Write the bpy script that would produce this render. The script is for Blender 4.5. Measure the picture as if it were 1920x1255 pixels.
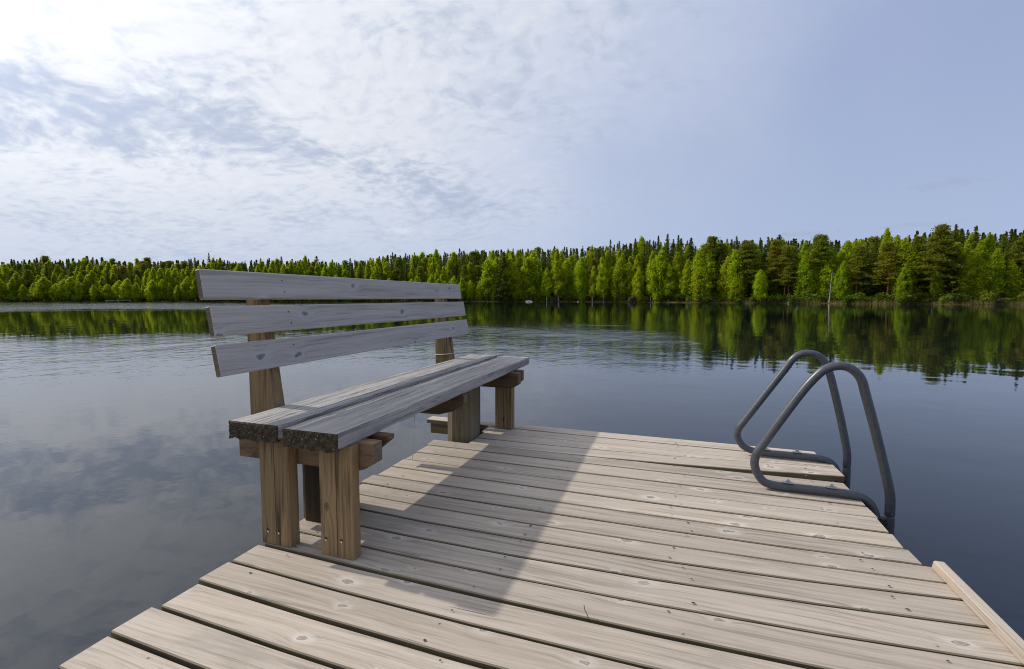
import bpy, bmesh, math, random
import numpy as np
from mathutils import Vector, Matrix

# ------------------------------------------------------------------ camera, sky, sun, exposure
S = bpy.context.scene
for o in list(bpy.data.objects):
    bpy.data.objects.remove(o)
COL = S.collection
CAM_Z = 1.0
YAW, PITCH, FPX = math.radians(18.903), math.radians(4.3767), 895.0
cam_data = bpy.data.cameras.new('camera')
cam = bpy.data.objects.new('camera', cam_data); COL.objects.link(cam)
cam_data.sensor_width = 36.0
cam_data.lens = FPX / 1920.0 * 36.0
cam_data.clip_start = 0.02
cam_data.clip_end = 5000.0
cam.location = (0, 0, CAM_Z)
cam.rotation_euler = (math.pi / 2 - PITCH, 0, YAW)
S.camera = cam
S.view_settings.view_transform = 'Standard'
S.view_settings.look = 'None'
S.view_settings.gamma = 1.0
S.view_settings.exposure = 0.0
S.view_settings.use_curve_mapping = False
S.cycles.filter_width = 1.1

SUN = Vector((-1.13, 0.045, 1.0)).normalized()      # towards the sun


class NT:
    """small helper to write node trees as expressions"""
    def __init__(s, tree):
        s.t = tree; s.n = tree.nodes; s.l = tree.links
        s.n.clear()

    def node(s, typ, **kw):
        n = s.n.new(typ)
        for k, v in kw.items():
            setattr(n, k, v)
        return n

    def put(s, sock, v):
        if isinstance(v, bpy.types.NodeSocket):
            s.l.new(v, sock)
        elif v is not None:
            if hasattr(sock.default_value, '__len__') and not hasattr(v, '__len__'):
                v = (v,) * len(sock.default_value)
            elif hasattr(sock.default_value, '__len__') and len(sock.default_value) == 4 and len(v) == 3:
                v = (*v, 1.0)
            sock.default_value = v

    def m(s, op, a, b=None, c=None, clamp=False):
        n = s.node('ShaderNodeMath', operation=op); n.use_clamp = clamp
        s.put(n.inputs[0], a)
        if b is not None: s.put(n.inputs[1], b)
        if c is not None: s.put(n.inputs[2], c)
        return n.outputs[0]

    def vm(s, op, a, b=None, out=0):
        n = s.node('ShaderNodeVectorMath', operation=op)
        s.put(n.inputs[0], a)
        if b is not None:
            if op == 'SCALE': s.put(n.inputs[3], b)
            else: s.put(n.inputs[1], b)
        return n.outputs['Value'] if op in ('DOT_PRODUCT', 'LENGTH', 'DISTANCE') else n.outputs[0]

    def xyz(s, x, y, z):
        n = s.node('ShaderNodeCombineXYZ')
        for i, v in enumerate((x, y, z)): s.put(n.inputs[i], v)
        return n.outputs[0]

    def sep(s, v):
        n = s.node('ShaderNodeSeparateXYZ'); s.put(n.inputs[0], v)
        return n.outputs[0], n.outputs[1], n.outputs[2]

    def noise(s, v, scale=1.0, detail=3.0, rough=0.5, dist=0.0):
        n = s.node('ShaderNodeTexNoise'); n.noise_dimensions = '3D'
        s.put(n.inputs['Vector'], v); s.put(n.inputs['Scale'], scale); s.put(n.inputs['Detail'], detail)
        s.put(n.inputs['Roughness'], rough); s.put(n.inputs['Distortion'], dist)
        return n.outputs['Fac']

    def step(s, v, a, b, lo=0.0, hi=1.0, smooth=True):
        n = s.node('ShaderNodeMapRange'); n.interpolation_type = 'SMOOTHSTEP' if smooth else 'LINEAR'
        s.put(n.inputs[0], v); s.put(n.inputs[1], a); s.put(n.inputs[2], b)
        s.put(n.inputs[3], lo); s.put(n.inputs[4], hi)
        return n.outputs[0]

    def mix(s, f, a, b, mode='MIX'):
        n = s.node('ShaderNodeMix', data_type='RGBA', blend_type=mode)
        s.put(n.inputs['Factor'], f)
        s.put(n.inputs[6], a); s.put(n.inputs[7], b)
        return n.outputs[2]


def make_world():
    w = bpy.data.worlds.new('World'); S.world = w; w.use_nodes = True
    T = NT(w.node_tree)
    out = T.node('ShaderNodeOutputWorld'); bg = T.node('ShaderNodeBackground')
    T.l.new(bg.outputs[0], out.inputs[0])
    sky = T.node('ShaderNodeTexSky', sky_type='NISHITA')
    sky.sun_disc = False
    sky.sun_elevation = math.asin(SUN.z)
    sky.sun_rotation = math.atan2(SUN.x, SUN.y)
    sky.air_density = 1.0; sky.dust_density = 1.5; sky.ozone_density = 1.5
    tc = T.node('ShaderNodeTexCoord')
    d = T.vm('NORMALIZE', tc.outputs['Generated'])
    dx, dy, dz = T.sep(d)
    up = T.m('MAXIMUM', dz, 0.0)
    sd0 = T.vm('DOT_PRODUCT', d, tuple(SUN))
    sd = T.m('ADD', sd0, T.m('MULTIPLY', T.m('SUBTRACT', T.noise(d, 3.2, 4, 0.6), 0.5), 0.35))
    # clear sky: nishita washed out by thin high haze
    base = T.vm('SCALE', sky.outputs[0], 0.062)
    lav = T.mix(T.step(up, 0.0, 0.75), (0.46, 0.555, 0.78), (0.335, 0.415, 0.69))
    col = T.mix(0.80, base, lav)
    # plane coordinates for the cloud sheet
    inv = T.m('DIVIDE', 1.0, T.m('ADD', up, SHEET))
    u = T.m('MULTIPLY', dx, inv); v = T.m('MULTIPLY', dy, inv)
    P = T.xyz(u, v, 0.0)
    wx = T.m('SUBTRACT', T.noise(P, 1.3, 4, 0.55), 0.5); wy = T.m('SUBTRACT', T.noise(T.vm('ADD', P, (5.2, 1.3, 0)), 1.3, 4, 0.55), 0.5)
    P2 = T.vm('ADD', P, T.xyz(T.m('MULTIPLY', wx, 0.35), T.m('MULTIPLY', wy, 0.35), 0.0))
    u2, v2, _z = T.sep(P2)
    big = T.noise(P2, 1.6, 4, 0.55)
    mid = T.noise(T.vm('ADD', P2, (7.3, 2.1, 0)), 4.5, 5, 0.6)
    fine = T.noise(T.vm('MULTIPLY', P2, (1.0, 1.2, 1.0)), 17.0, 4, 0.55)
    # thin white veil, thick towards the sun, thinning smoothly to the right
    veil = T.step(sd, -0.10, 0.66)
    veil2 = T.m('MULTIPLY', veil, T.step(mid, 0.1, 0.7, 0.85, 1.0))
    white = T.mix(T.step(sd, 0.20, 0.85), (0.64, 0.70, 0.85), (0.80, 0.82, 0.865))
    col = T.mix(T.m('MULTIPLY', veil2, 0.96, clamp=True), col, white)

    def blob(cu, cv, ru, rv, ang):
        ca, sa = math.cos(ang), math.sin(ang)
        U = T.m('SUBTRACT', u2, cu); V = T.m('SUBTRACT', v2, cv)
        a = T.m('DIVIDE', T.m('ADD', T.m('MULTIPLY', U, ca), T.m('MULTIPLY', V, sa)), ru)
        b = T.m('DIVIDE', T.m('SUBTRACT', T.m('MULTIPLY', V, ca), T.m('MULTIPLY', U, sa)), rv)
        q = T.m('ADD', T.m('MULTIPLY', a, a), T.m('MULTIPLY', b, b))
        return T.m('POWER', 2.718, T.m('MULTIPLY', q, -1.0))
    mass = T.m('ADD', T.m('MULTIPLY', T.m('SUBTRACT', big, 0.5), 1.5), 0.10)
    for bl in SKY_BLOBS:
        mass = T.m('ADD', mass, T.m('MULTIPLY', blob(*bl[:5]), bl[5]))
    # soft grey banks, mottled by small cells
    mott = T.m('ADD', T.m('MULTIPLY', T.m('SUBTRACT', mid, 0.5), 0.9), T.m('MULTIPLY', T.m('SUBTRACT', fine, 0.5), 0.8))
    grey = T.step(T.m('ADD', mass, T.m('MULTIPLY', mott, 0.95)), -0.10, 0.72)
    grey = T.m('MULTIPLY', grey, T.step(sd, 0.0, 0.5))
    gcol = T.mix(T.step(up, 0.05, 0.6), (0.47, 0.54, 0.70), (0.38, 0.46, 0.62))
    gcol = T.mix(T.step(mott, -0.22, 0.24), T.mix(0.55, gcol, white), T.mix(0.5, gcol, (0.34, 0.41, 0.56)))
    col = T.mix(T.m('MULTIPLY', grey, 0.9), col, gcol)
    cells = T.m('MULTIPLY', T.step(mott, -0.05, 0.22), T.step(sd, 0.15, 0.6))
    col = T.mix(T.m('MULTIPLY', cells, 0.42), col, (0.48, 0.55, 0.70))
    gaps = T.m('MULTIPLY', T.step(mott, -0.04, -0.28), T.step(sd, 0.2, 0.7))
    col = T.mix(T.m('MULTIPLY', gaps, 0.35), col, (0.90, 0.91, 0.93))
    # soft glow round the veiled sun (outside the frame)
    glow = T.m('ADD', T.m('MULTIPLY', T.m('POWER', T.m('MAXIMUM', sd0, 0.0), 7.0), 0.95), T.m('MULTIPLY', T.m('POWER', T.m('MAXIMUM', sd0, 0.0), 60.0), 2.5))
    col = T.vm('MULTIPLY', col, T.vm('ADD', (1.0, 1.0, 1.0), T.vm('SCALE', (1.0, 0.97, 0.93), glow)))
    # pale band close to the horizon
    hz = T.m('MULTIPLY', T.step(up, 0.26, 0.0), 0.75)
    hcol = T.mix(T.step(sd, -0.3, 0.55), (0.395, 0.495, 0.73), (0.50, 0.585, 0.745))
    col = T.mix(hz, col, hcol)
    # three small wisps low over the forest
    for wx, wy, wz, ra, re, st, wc in SKY_WISPS:
        n = Vector((wx, wy, wz)).normalized(); side = Vector((n.y, -n.x, 0)).normalized(); upv = side.cross(n)
        a = T.m('DIVIDE', T.vm('DOT_PRODUCT', d, tuple(side)), ra); b = T.m('DIVIDE', T.vm('DOT_PRODUCT', T.vm('SUBTRACT', d, tuple(n)), tuple(upv)), re)
        q = T.m('ADD', T.m('MULTIPLY', a, a), T.m('MULTIPLY', b, b))
        q = T.m('ADD', q, T.m('MULTIPLY', T.m('SUBTRACT', T.noise(d, 55, 4, 0.6), 0.5), 3.0))
        f = T.m('MULTIPLY', T.step(q, 1.0, -0.3), st)
        front = T.step(T.vm('DOT_PRODUCT', d, tuple(n)), 0.8, 0.9)
        col = T.mix(T.m('MULTIPLY', f, front), col, wc)
    T.put(bg.inputs[0], col)
    bg.inputs[1].default_value = 1.0
    w.cycles.sampling_method = 'MANUAL'; w.cycles.sample_map_resolution = 1024


# cloud banks (u, v, radius u, radius v, angle, strength) on the cloud sheet; wisps by direction
SHEET = 0.22
SKY_BLOBS = []
SKY_WISPS = []


def pix_dir(px, py):
    """viewing direction of the photograph's pixel, used only to place far things on their bearing"""
    a = (px - 960) / FPX; b = -(py - 627.5) / FPX
    f = Vector((-math.sin(YAW) * math.cos(PITCH), math.cos(YAW) * math.cos(PITCH), -math.sin(PITCH)))
    r = Vector((math.cos(YAW), math.sin(YAW), 0)); up = r.cross(f)
    return r * a + up * b + f


def uv_of(px, py):
    d = pix_dir(px, py).normalized(); k = 1 / (d.z + SHEET)
    return d.x * k, d.y * k


for (p0, p1, wd, st) in [((-80, 200), (330, 235), 0.15, 0.95), ((330, 205), (640, 290), 0.085, 0.48),
                         ((400, 10), (520, 90), 0.06, 0.40), ((440, 110), (520, 130), 0.05, 0.2),
                         ((560, 270), (940, 410), 0.11, 0.50), ((640, 350), (860, 330), 0.16, 0.15),
                         ((480, 70), (900, 300), 0.13, -0.45), ((60, 20), (330, 90), 0.16, -0.35),
                         ((650, 180), (1050, 330), 0.15, -0.40), ((30, 330), (560, 350), 0.12, -0.25)]:
    a, b = uv_of(*p0), uv_of(*p1)
    L = math.hypot(b[0] - a[0], b[1] - a[1])
    SKY_BLOBS.append(((a[0] + b[0]) / 2, (a[1] + b[1]) / 2, L * 0.55, wd, math.atan2(b[1] - a[1], b[0] - a[0]), st))
for (px, py, rx, ry, st, c) in [(1780, 344, 75, 12, 0.45, (0.36, 0.42, 0.55)), (748, 430, 35, 9, 0.7, (0.72, 0.77, 0.86)),
                                (868, 404, 35, 8, 0.35, (0.42, 0.48, 0.60)), (1510, 438, 60, 6, 0.4, (0.34, 0.40, 0.54)),
                                (1690, 424, 110, 6, 0.35, (0.35, 0.41, 0.55))]:
    d = pix_dir(px, py); k = d.length
    d.normalize()
    SKY_WISPS.append((d.x, d.y, d.z, rx / FPX / k, ry / FPX / k, st, c))
make_world()

sun_data = bpy.data.lights.new('sun', 'SUN')
sun_data.energy = 2.9; sun_data.angle = math.radians(0.7); sun_data.color = (1.0, 0.93, 0.84)
sun = bpy.data.objects.new('sun', sun_data); COL.objects.link(sun)
sun.rotation_euler = SUN.to_track_quat('Z', 'Y').to_euler()
sun.location = SUN * 50

# ------------------------------------------------------------------ helpers
RNG = random.Random(7)


def tag(o, label=None, cat=None, group=None, kind=None):
    if label: o['label'] = label
    if cat: o['category'] = cat
    if group: o['group'] = group
    if kind: o['kind'] = kind
    return o


def empty(name, loc=(0, 0, 0)):
    o = bpy.data.objects.new(name, None); COL.objects.link(o); o.location = loc
    o.empty_display_size = 0.1
    return o


def link(name, me, mat=None, parent=None):
    if mat and not me.materials: me.materials.append(mat)
    o = bpy.data.objects.new(name, me); COL.objects.link(o)
    if parent:
        o.parent = parent
        o.matrix_parent_inverse = Matrix.Translation(-Vector(parent.location))
    return o


def mesh(name, verts, faces, smooth=False):
    me = bpy.data.meshes.new(name)
    me.from_pydata([tuple(v) for v in verts], [], faces); me.update()
    if smooth:
        me.polygons.foreach_set('use_smooth', [True] * len(me.polygons))
    return me


def mat(name):
    m = bpy.data.materials.new(name); m.use_nodes = True
    T = NT(m.node_tree)
    out = T.node('ShaderNodeOutputMaterial')
    return m, T, out


def bsdf(T, out, color, rough=0.7, normal=None, spec=0.5, metal=0.0):
    b = T.node('ShaderNodeBsdfPrincipled')
    T.put(b.inputs['Base Color'], color); T.put(b.inputs['Roughness'], rough)
    T.put(b.inputs['Specular IOR Level'], spec); T.put(b.inputs['Metallic'], metal)
    if normal is not None: T.l.new(normal, b.inputs['Normal'])
    T.l.new(b.outputs[0], out.inputs[0])
    return b


def bump(T, h, strength=0.5, dist=0.01, normal=None):
    n = T.node('ShaderNodeBump'); n.inputs['Strength'].default_value = strength
    n.inputs['Distance'].default_value = dist
    T.l.new(h, n.inputs['Height'])
    if normal is not None: T.l.new(normal, n.inputs['Normal'])
    return n.outputs[0]


# ------------------------------------------------------------------ wood
def wood(name, axis, light, dark, knot, stain=(0.25, 0.18, 0.09), stain_amt=0.3, crack=0.35, rough_relief=0.4,
         knot_keep=0.45, halo=None, ring=1.0, green=0.0, vary=0.16, streak=0.0, endc=(0.20, 0.155, 0.10), side=False, hairs=0.5, cthr=0.285):
    m, T, out = mat(name)
    tc = T.node('ShaderNodeTexCoord'); oi = T.node('ShaderNodeObjectInfo')
    x, y, z = T.sep(tc.outputs['Object'])
    a, b, c = {'X': (x, y, z), 'Y': (y, x, z), 'YZ': (y, z, x), 'Z': (z, x, y)}[axis]
    rnd = oi.outputs['Random']
    a = T.m('ADD', a, T.m('MULTIPLY', rnd, 37.0))
    b = T.m('ADD', b, T.m('MULTIPLY', rnd, 11.3))
    # knots
    vn = T.node('ShaderNodeTexVoronoi'); vn.voronoi_dimensions = '2D'; vn.feature = 'F1'
    kw = T.m('MULTIPLY', T.m('SUBTRACT', T.noise(T.xyz(T.m('MULTIPLY', a, 22), T.m('MULTIPLY', b, 30), 0), 1, 2), 0.5), 0.16)
    T.put(vn.inputs['Vector'], T.xyz(T.m('ADD', T.m('MULTIPLY', a, 3.7), kw), T.m('ADD', T.m('MULTIPLY', T.m('ADD', b, T.m('MULTIPLY', c, 0.6)), 7.2), T.m('MULTIPLY', kw, 1.4)), 0))
    vn.inputs['Scale'].default_value = 1.0; vn.inputs['Randomness'].default_value = 1.0
    kd = vn.outputs['Distance']; kc = T.sep(vn.outputs['Color'])[0]
    kd = T.m('ADD', kd, T.m('MULTIPLY', T.m('SUBTRACT', T.noise(T.xyz(T.m('MULTIPLY', a, 30), T.m('MULTIPLY', b, 60), 0), 1, 2), 0.5), 0.05))
    keep = T.step(kc, knot_keep + 0.22, knot_keep + 0.23)
    ksz = T.m('ADD', 0.45, T.m('MULTIPLY', T.sep(vn.outputs['Color'])[1], 0.75))
    kd = T.m('DIVIDE', kd, ksz)
    kmask = T.m('MULTIPLY', T.step(kd, 0.062, 0.022), keep)
    kring = T.m('MULTIPLY', T.m('MULTIPLY', T.step(kd, 0.042, 0.056), T.step(kd, 0.080, 0.060)), keep)
    khalo = T.m('MULTIPLY', T.step(kd, 0.26, 0.07), keep)
    # grain bends round knots and wanders slowly
    bend = T.m('MULTIPLY', T.m('MULTIPLY', T.step(kd, 0.42, 0.02), keep), 0.016)
    wander = T.m('MULTIPLY', T.noise(T.xyz(T.m('MULTIPLY', a, 1.1), T.m('MULTIPLY', b, 3.0), c), 1, 2), 0.06)
    bb = T.m('ADD', T.m('ADD', b, bend), wander)
    cc = T.m('ADD', c, T.m('MULTIPLY', wander, 0.5))
    fine = T.noise(T.xyz(T.m('MULTIPLY', a, 5.0), T.m('MULTIPLY', bb, 330.0), T.m('MULTIPLY', cc, 330.0)), 1, 3, 0.6)
    band = T.noise(T.xyz(T.m('MULTIPLY', a, 1.3), T.m('MULTIPLY', bb, 70.0), T.m('MULTIPLY', cc, 70.0)), 1, 4, 0.6)
    broad = T.noise(T.xyz(T.m('MULTIPLY', a, 0.9), T.m('MULTIPLY', bb, 17.0), T.m('MULTIPLY', cc, 17.0)), 1, 3, 0.55)
    g = T.m('ADD', T.m('ADD', T.m('MULTIPLY', fine, 0.30), T.m('MULTIPLY', band, 0.45)), T.m('MULTIPLY', broad, 0.25))
    col = T.mix(T.step(g, 0.36, 0.62), dark, light)
    # sharp dark growth lines
    lines = T.m('MULTIPLY', T.step(band, 0.415, 0.375), ring)
    col = T.mix(T.m('MULTIPLY', lines, 0.55), col, tuple(q * 0.55 for q in dark))
    hair = T.noise(T.xyz(T.m('MULTIPLY', a, 1.8), T.m('MULTIPLY', bb, 210.0), T.m('MULTIPLY', cc, 210.0)), 1, 1, 0.5)
    where = T.noise(T.xyz(T.m('MULTIPLY', a, 1.5), T.m('MULTIPLY', b, 11.0), T.m('MULTIPLY', c, 11.0)), 1, 2, 0.5)
    col = T.mix(T.m('MULTIPLY', T.m('MULTIPLY', T.step(hair, 0.40, 0.33), T.step(where, 0.45, 0.65)), hairs), col, tuple(q * 0.45 for q in dark))
    if halo:
        col = T.mix(T.m('MULTIPLY', T.m('MULTIPLY', khalo, T.step(fine, 0.25, 0.5)), 0.65), col, halo)
    # stains and patches
    pn = T.noise(T.xyz(T.m('MULTIPLY', a, 2.2), T.m('MULTIPLY', b, 7.0), T.m('MULTIPLY', c, 7.0)), 1, 4, 0.65)
    col = T.mix(T.m('MULTIPLY', T.step(pn, 0.52, 0.72), stain_amt), col, stain)
    pn2 = T.noise(T.xyz(T.m('MULTIPLY', a, 3.1), T.m('MULTIPLY', b, 9.0), T.m('ADD', c, 4.0)), 1, 5, 0.6)
    if green:
        col = T.mix(T.m('MULTIPLY', T.step(pn2, 0.55, 0.75), green), col, (0.13, 0.13, 0.045))
    if streak:
        sn = T.noise(T.xyz(T.m('MULTIPLY', a, 1.6), T.m('MULTIPLY', b, 24.0), T.m('MULTIPLY', c, 24.0)), 1, 4, 0.6)
        col = T.mix(T.m('MULTIPLY', T.step(sn, 0.50, 0.66), streak), col, (0.035, 0.022, 0.012))
        col = T.mix(T.m('MULTIPLY', T.step(sn, 0.42, 0.30), streak * 0.6), col, (0.27, 0.13, 0.035))
    # drying cracks
    cr = T.noise(T.xyz(T.m('MULTIPLY', a, 2.6), T.m('MULTIPLY', bb, 95.0), T.m('MULTIPLY', cc, 60.0)), 1, 2, 0.5)
    crm = T.m('MULTIPLY', T.step(cr, cthr, cthr - 0.06), crack)
    col = T.mix(crm, col, (0.03, 0.026, 0.022))
    col = T.mix(T.m('MULTIPLY', kmask, 0.8), col, T.mix(fine, tuple(q * 0.7 for q in knot), tuple(min(1, q * 1.9) for q in knot)))
    col = T.mix(T.m('MULTIPLY', kring, 0.75), col, tuple(q * 0.45 for q in knot))
    # every board a little different
    hue = T.m('FRACT', T.m('MULTIPLY', rnd, 7.77))
    col = T.mix(T.m('MULTIPLY', hue, 0.40), col, T.mix(0.5, col, (light[0] * 0.95, light[1] * 0.90, light[2] * 0.82)))
    ge = T.node('ShaderNodeNewGeometry')
    av = {'X': (1, 0, 0), 'Y': (0, 1, 0), 'YZ': (0, 1, 0), 'Z': (0, 0, 1)}[axis]
    eg = T.step(T.m('ABSOLUTE', T.vm('DOT_PRODUCT', ge.outputs['True Normal'], av)), 0.9, 0.97)
    ring_n = T.noise(T.vm('MULTIPLY', tc.outputs['Object'], (60, 60, 160) if axis != 'Z' else (60, 60, 60)), 1, 4, 0.7)
    col = T.mix(eg, col, T.mix(T.step(ring_n, 0.35, 0.65), tuple(q * 0.55 for q in endc), endc))
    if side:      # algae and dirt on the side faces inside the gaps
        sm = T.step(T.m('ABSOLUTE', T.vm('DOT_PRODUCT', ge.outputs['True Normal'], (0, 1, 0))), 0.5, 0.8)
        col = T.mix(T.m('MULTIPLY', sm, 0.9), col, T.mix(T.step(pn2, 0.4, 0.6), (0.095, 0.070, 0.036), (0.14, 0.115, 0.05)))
    br = T.node('ShaderNodeHueSaturation'); T.put(br.inputs['Color'], col)
    T.put(br.inputs['Value'], T.m('ADD', 1.0 - vary * 0.5, T.m('MULTIPLY', rnd, vary)))
    h = T.m('SUBTRACT', T.m('ADD', T.m('MULTIPLY', fine, 0.5), T.m('MULTIPLY', band, 0.8)), T.m('MULTIPLY', crm, 1.2))
    nb = bump(T, h, rough_relief, 0.004)
    bsdf(T, out, br.outputs[0], T.m('ADD', 0.62, T.m('MULTIPLY', fine, 0.25)), nb, 0.35)
    return m


M_DECK = wood('weathered_deck_wood', 'X', (0.505, 0.434, 0.352), (0.318, 0.268, 0.212), (0.15, 0.115, 0.08),
              (0.26, 0.23, 0.19), 0.45, 0.75, 0.45, 0.40, (0.60, 0.56, 0.50), 0.6, 0.16, 0.30, side=True, hairs=0.5)
M_EDGE = wood('pale_edge_board_wood', 'Y', (0.47, 0.40, 0.335), (0.30, 0.25, 0.20), (0.18, 0.10, 0.05),
              (0.40, 0.27, 0.15), 0.3, 0.4, 0.35, 0.6, None, 0.8)
M_BACK = wood('silver_backrest_wood', 'YZ', (0.52, 0.485, 0.435), (0.36, 0.335, 0.30), (0.075, 0.065, 0.06),
              (0.30, 0.28, 0.26), 0.25, 0.18, 0.25, 0.30, (0.46, 0.47, 0.485), 0.75, 0.0, 0.10)
M_SEAT = wood('rough_silver_seat_wood', 'Y', (0.43, 0.41, 0.385), (0.15, 0.142, 0.132), (0.09, 0.08, 0.07),
              (0.44, 0.37, 0.33), 0.5, 1.0, 1.0, 0.7, None, 1.0, 0.0, 0.08, hairs=0.9, cthr=0.335)
M_LEG = wood('brown_treated_leg_wood', 'Z', (0.30, 0.20, 0.098), (0.15, 0.10, 0.048), (0.035, 0.022, 0.014),
             (0.12, 0.10, 0.045), 0.6, 0.85, 0.45, 0.5, None, 1.0, 0.45, 0.12, 0.9)
M_BEAM = wood('brown_beam_wood', 'X', (0.22, 0.14, 0.075), (0.10, 0.065, 0.036), (0.03, 0.02, 0.014),
              (0.10, 0.08, 0.04), 0.4, 0.8, 0.4, 0.6, None, 1.0, 0.2, 0.1, 0.3)
M_PILE = wood('dark_pile_wood', 'Z', (0.065, 0.045, 0.022), (0.022, 0.015, 0.008), (0.02, 0.015, 0.01),
              (0.04, 0.03, 0.012), 0.5, 0.9, 0.7, 0.7, None, 1.0, 0.5, 0.1, 0.7)  # near pile only: much darker tone than the other piles
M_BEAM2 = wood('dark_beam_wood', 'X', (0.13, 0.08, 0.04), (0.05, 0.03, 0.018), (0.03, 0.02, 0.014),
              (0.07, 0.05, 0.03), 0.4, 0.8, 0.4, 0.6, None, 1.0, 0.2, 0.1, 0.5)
M_POST = wood('grey_green_pile_wood', 'Z', (0.24, 0.20, 0.125), (0.11, 0.09, 0.05), (0.04, 0.035, 0.025),
              (0.09, 0.085, 0.03), 0.5, 0.9, 0.7, 0.7, None, 1.0, 0.6, 0.1, 0.5)


def simple(name, col, rough=0.6, metal=0.0, nscale=None, namt=0.3, col2=None, spec=0.5, bumpd=0.0):
    m, T, out = mat(name)
    tc = T.node('ShaderNodeTexCoord')
    c = col; nb = None
    if nscale:
        n = T.noise(tc.outputs['Object'], nscale, 5, 0.65)
        c = T.mix(T.step(n, 0.38, 0.66), col, col2 or tuple(q * (1 - namt) for q in col))
        if bumpd: nb = bump(T, n, 0.8, bumpd)
    bsdf(T, out, c, rough, nb, spec, metal)
    return m


M_STEEL = simple('grey_painted_steel', (0.082, 0.088, 0.096), 0.33, 0.15, 60, 0.25, (0.062, 0.068, 0.076), 0.5, 0.0006)
M_BOLT = simple('dull_zinc', (0.40, 0.41, 0.39), 0.45, 0.35, 90, 0.3)
M_BRIGHT = simple('bright_screw_metal', (0.85, 0.85, 0.82), 0.22, 1.0)
M_DARKMETAL = simple('dark_rusty_screw', (0.05, 0.035, 0.025), 0.6, 0.4)
M_LICHEN = simple('lichen_and_moss_on_end_grain', (0.040, 0.030, 0.020), 0.95, 0, 55, 0.3, (0.095, 0.075, 0.042), 0.2, 0.01)
M_LICHEN2 = simple('pale_lichen', (0.26, 0.30, 0.19), 0.95, 0, 120, 0.3)
M_CORD = simple('pale_cord', (0.55, 0.52, 0.44), 0.9, 0, 300, 0.3)
M_TWIG = simple('dry_twig', (0.07, 0.045, 0.03), 0.9)

# ------------------------------------------------------------------ dock
WATER_Z = -0.45
dock = tag(empty('wooden_dock', (0, 1.0, 0)), 'weathered grey plank dock that carries the bench and the swim ladder', 'dock')

XL, XM, XR = -1.58, -0.45, 0.90
# gap centre lines between boards: y at (left end, middle, right end), half gap width; counted from the far end
GAPS = [
    (3.553, 3.535, 3.524, 0.0), (3.432, 3.398, 3.388, 0.003), (3.268, 3.250, 3.238, 0.0035), (3.104, 3.103, 3.222, 0.0035),
    (2.966, 2.960, 2.975, 0.002),
    (2.839, 2.826, 2.822, 0.008), (2.677, 2.664, 2.664, 0.0065), (2.534, 2.515, 2.534, 0.0035), (2.395, 2.370, 2.385, 0.007),
    (2.247, 2.226, 2.249, 0.0075), (2.125, 2.097, 2.130, 0.0012), (1.994, 1.966, 2.014, 0.0055), (1.858, 1.830, 1.916, 0.0055),
    (1.720, 1.695, 1.775, 0.007), (1.580, 1.553, 1.615, 0.006), (1.448, 1.418, 1.440, 0.009), (1.308, 1.277, 1.300, 0.0085),
    (1.173, 1.138, 1.160, 0.010), (1.028, 0.998, 1.012, 0.009), (0.893, 0.866, 0.880, 0.009), (0.755, 0.730, 0.745, 0.009)]
y = 0.755
while y > -2.0:
    y -= 0.14
    GAPS.append((y, y - 0.02, y, 0.008))


def quad(pts, x):
    (x0, y0), (x1, y1), (x2, y2) = pts
    return (y0 * (x - x1) * (x - x2) / ((x0 - x1) * (x0 - x2)) + y1 * (x - x0) * (x - x2) / ((x1 - x0) * (x1 - x2))
            + y2 * (x - x0) * (x - x1) / ((x2 - x0) * (x2 - x1)))


def lin(pts, x):
    for (x0, y0), (x1, y1) in zip(pts, pts[1:]):
        if x <= x1 or (x1, y1) == pts[-1]:
            return y0 + (y1 - y0) * (x - x0) / (x1 - x0)


def plank_mesh(xl, xr, near, far, ztop=0.0, th=0.030, n=5, skew=(0, 0), tilt=0.0, dz=(0, 0)):
    """a deck board: near(x) and far(x) give its two long edges; top arrises eased"""
    V = []; F = []
    bv = 0.0035
    for i in range(n + 1):
        t = i / n
        for j, (yy, zz) in enumerate(((0, -th), (0, -bv), (bv, 0), (1, 0), (1, -bv), (1, -th))):
            x = xl + (xr - xl) * t
            sk = skew[0] * (1 - t) + skew[1] * t
            yn, yf = near(x), far(x)
            w = (yf - yn)
            if j == 2: Y = yn + bv; q = 0
            elif j == 3: Y = yf - bv; q = 1
            elif yy == 0: Y = yn; q = 0
            else: Y = yf; q = 1
            xe = x + sk * (q - 0.5)
            V.append((xe, Y, ztop + zz + tilt * (q - 0.5) + dz[0] * (1 - t) + dz[1] * t))
    k = 6
    for i in range(n):
        for j in range(k):
            a = i * k + j; b = i * k + (j + 1) % k
            F.append((a, a + k, b + k, b))
    F.append(tuple(range(k))); F.append(tuple(n * k + j for j in reversed(range(k))))
    me = mesh('plank', V, F)
    bm = bmesh.new(); bm.from_mesh(me); bmesh.ops.recalc_face_normals(bm, faces=bm.faces); bm.to_mesh(me); bm.free()
    return me


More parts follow.
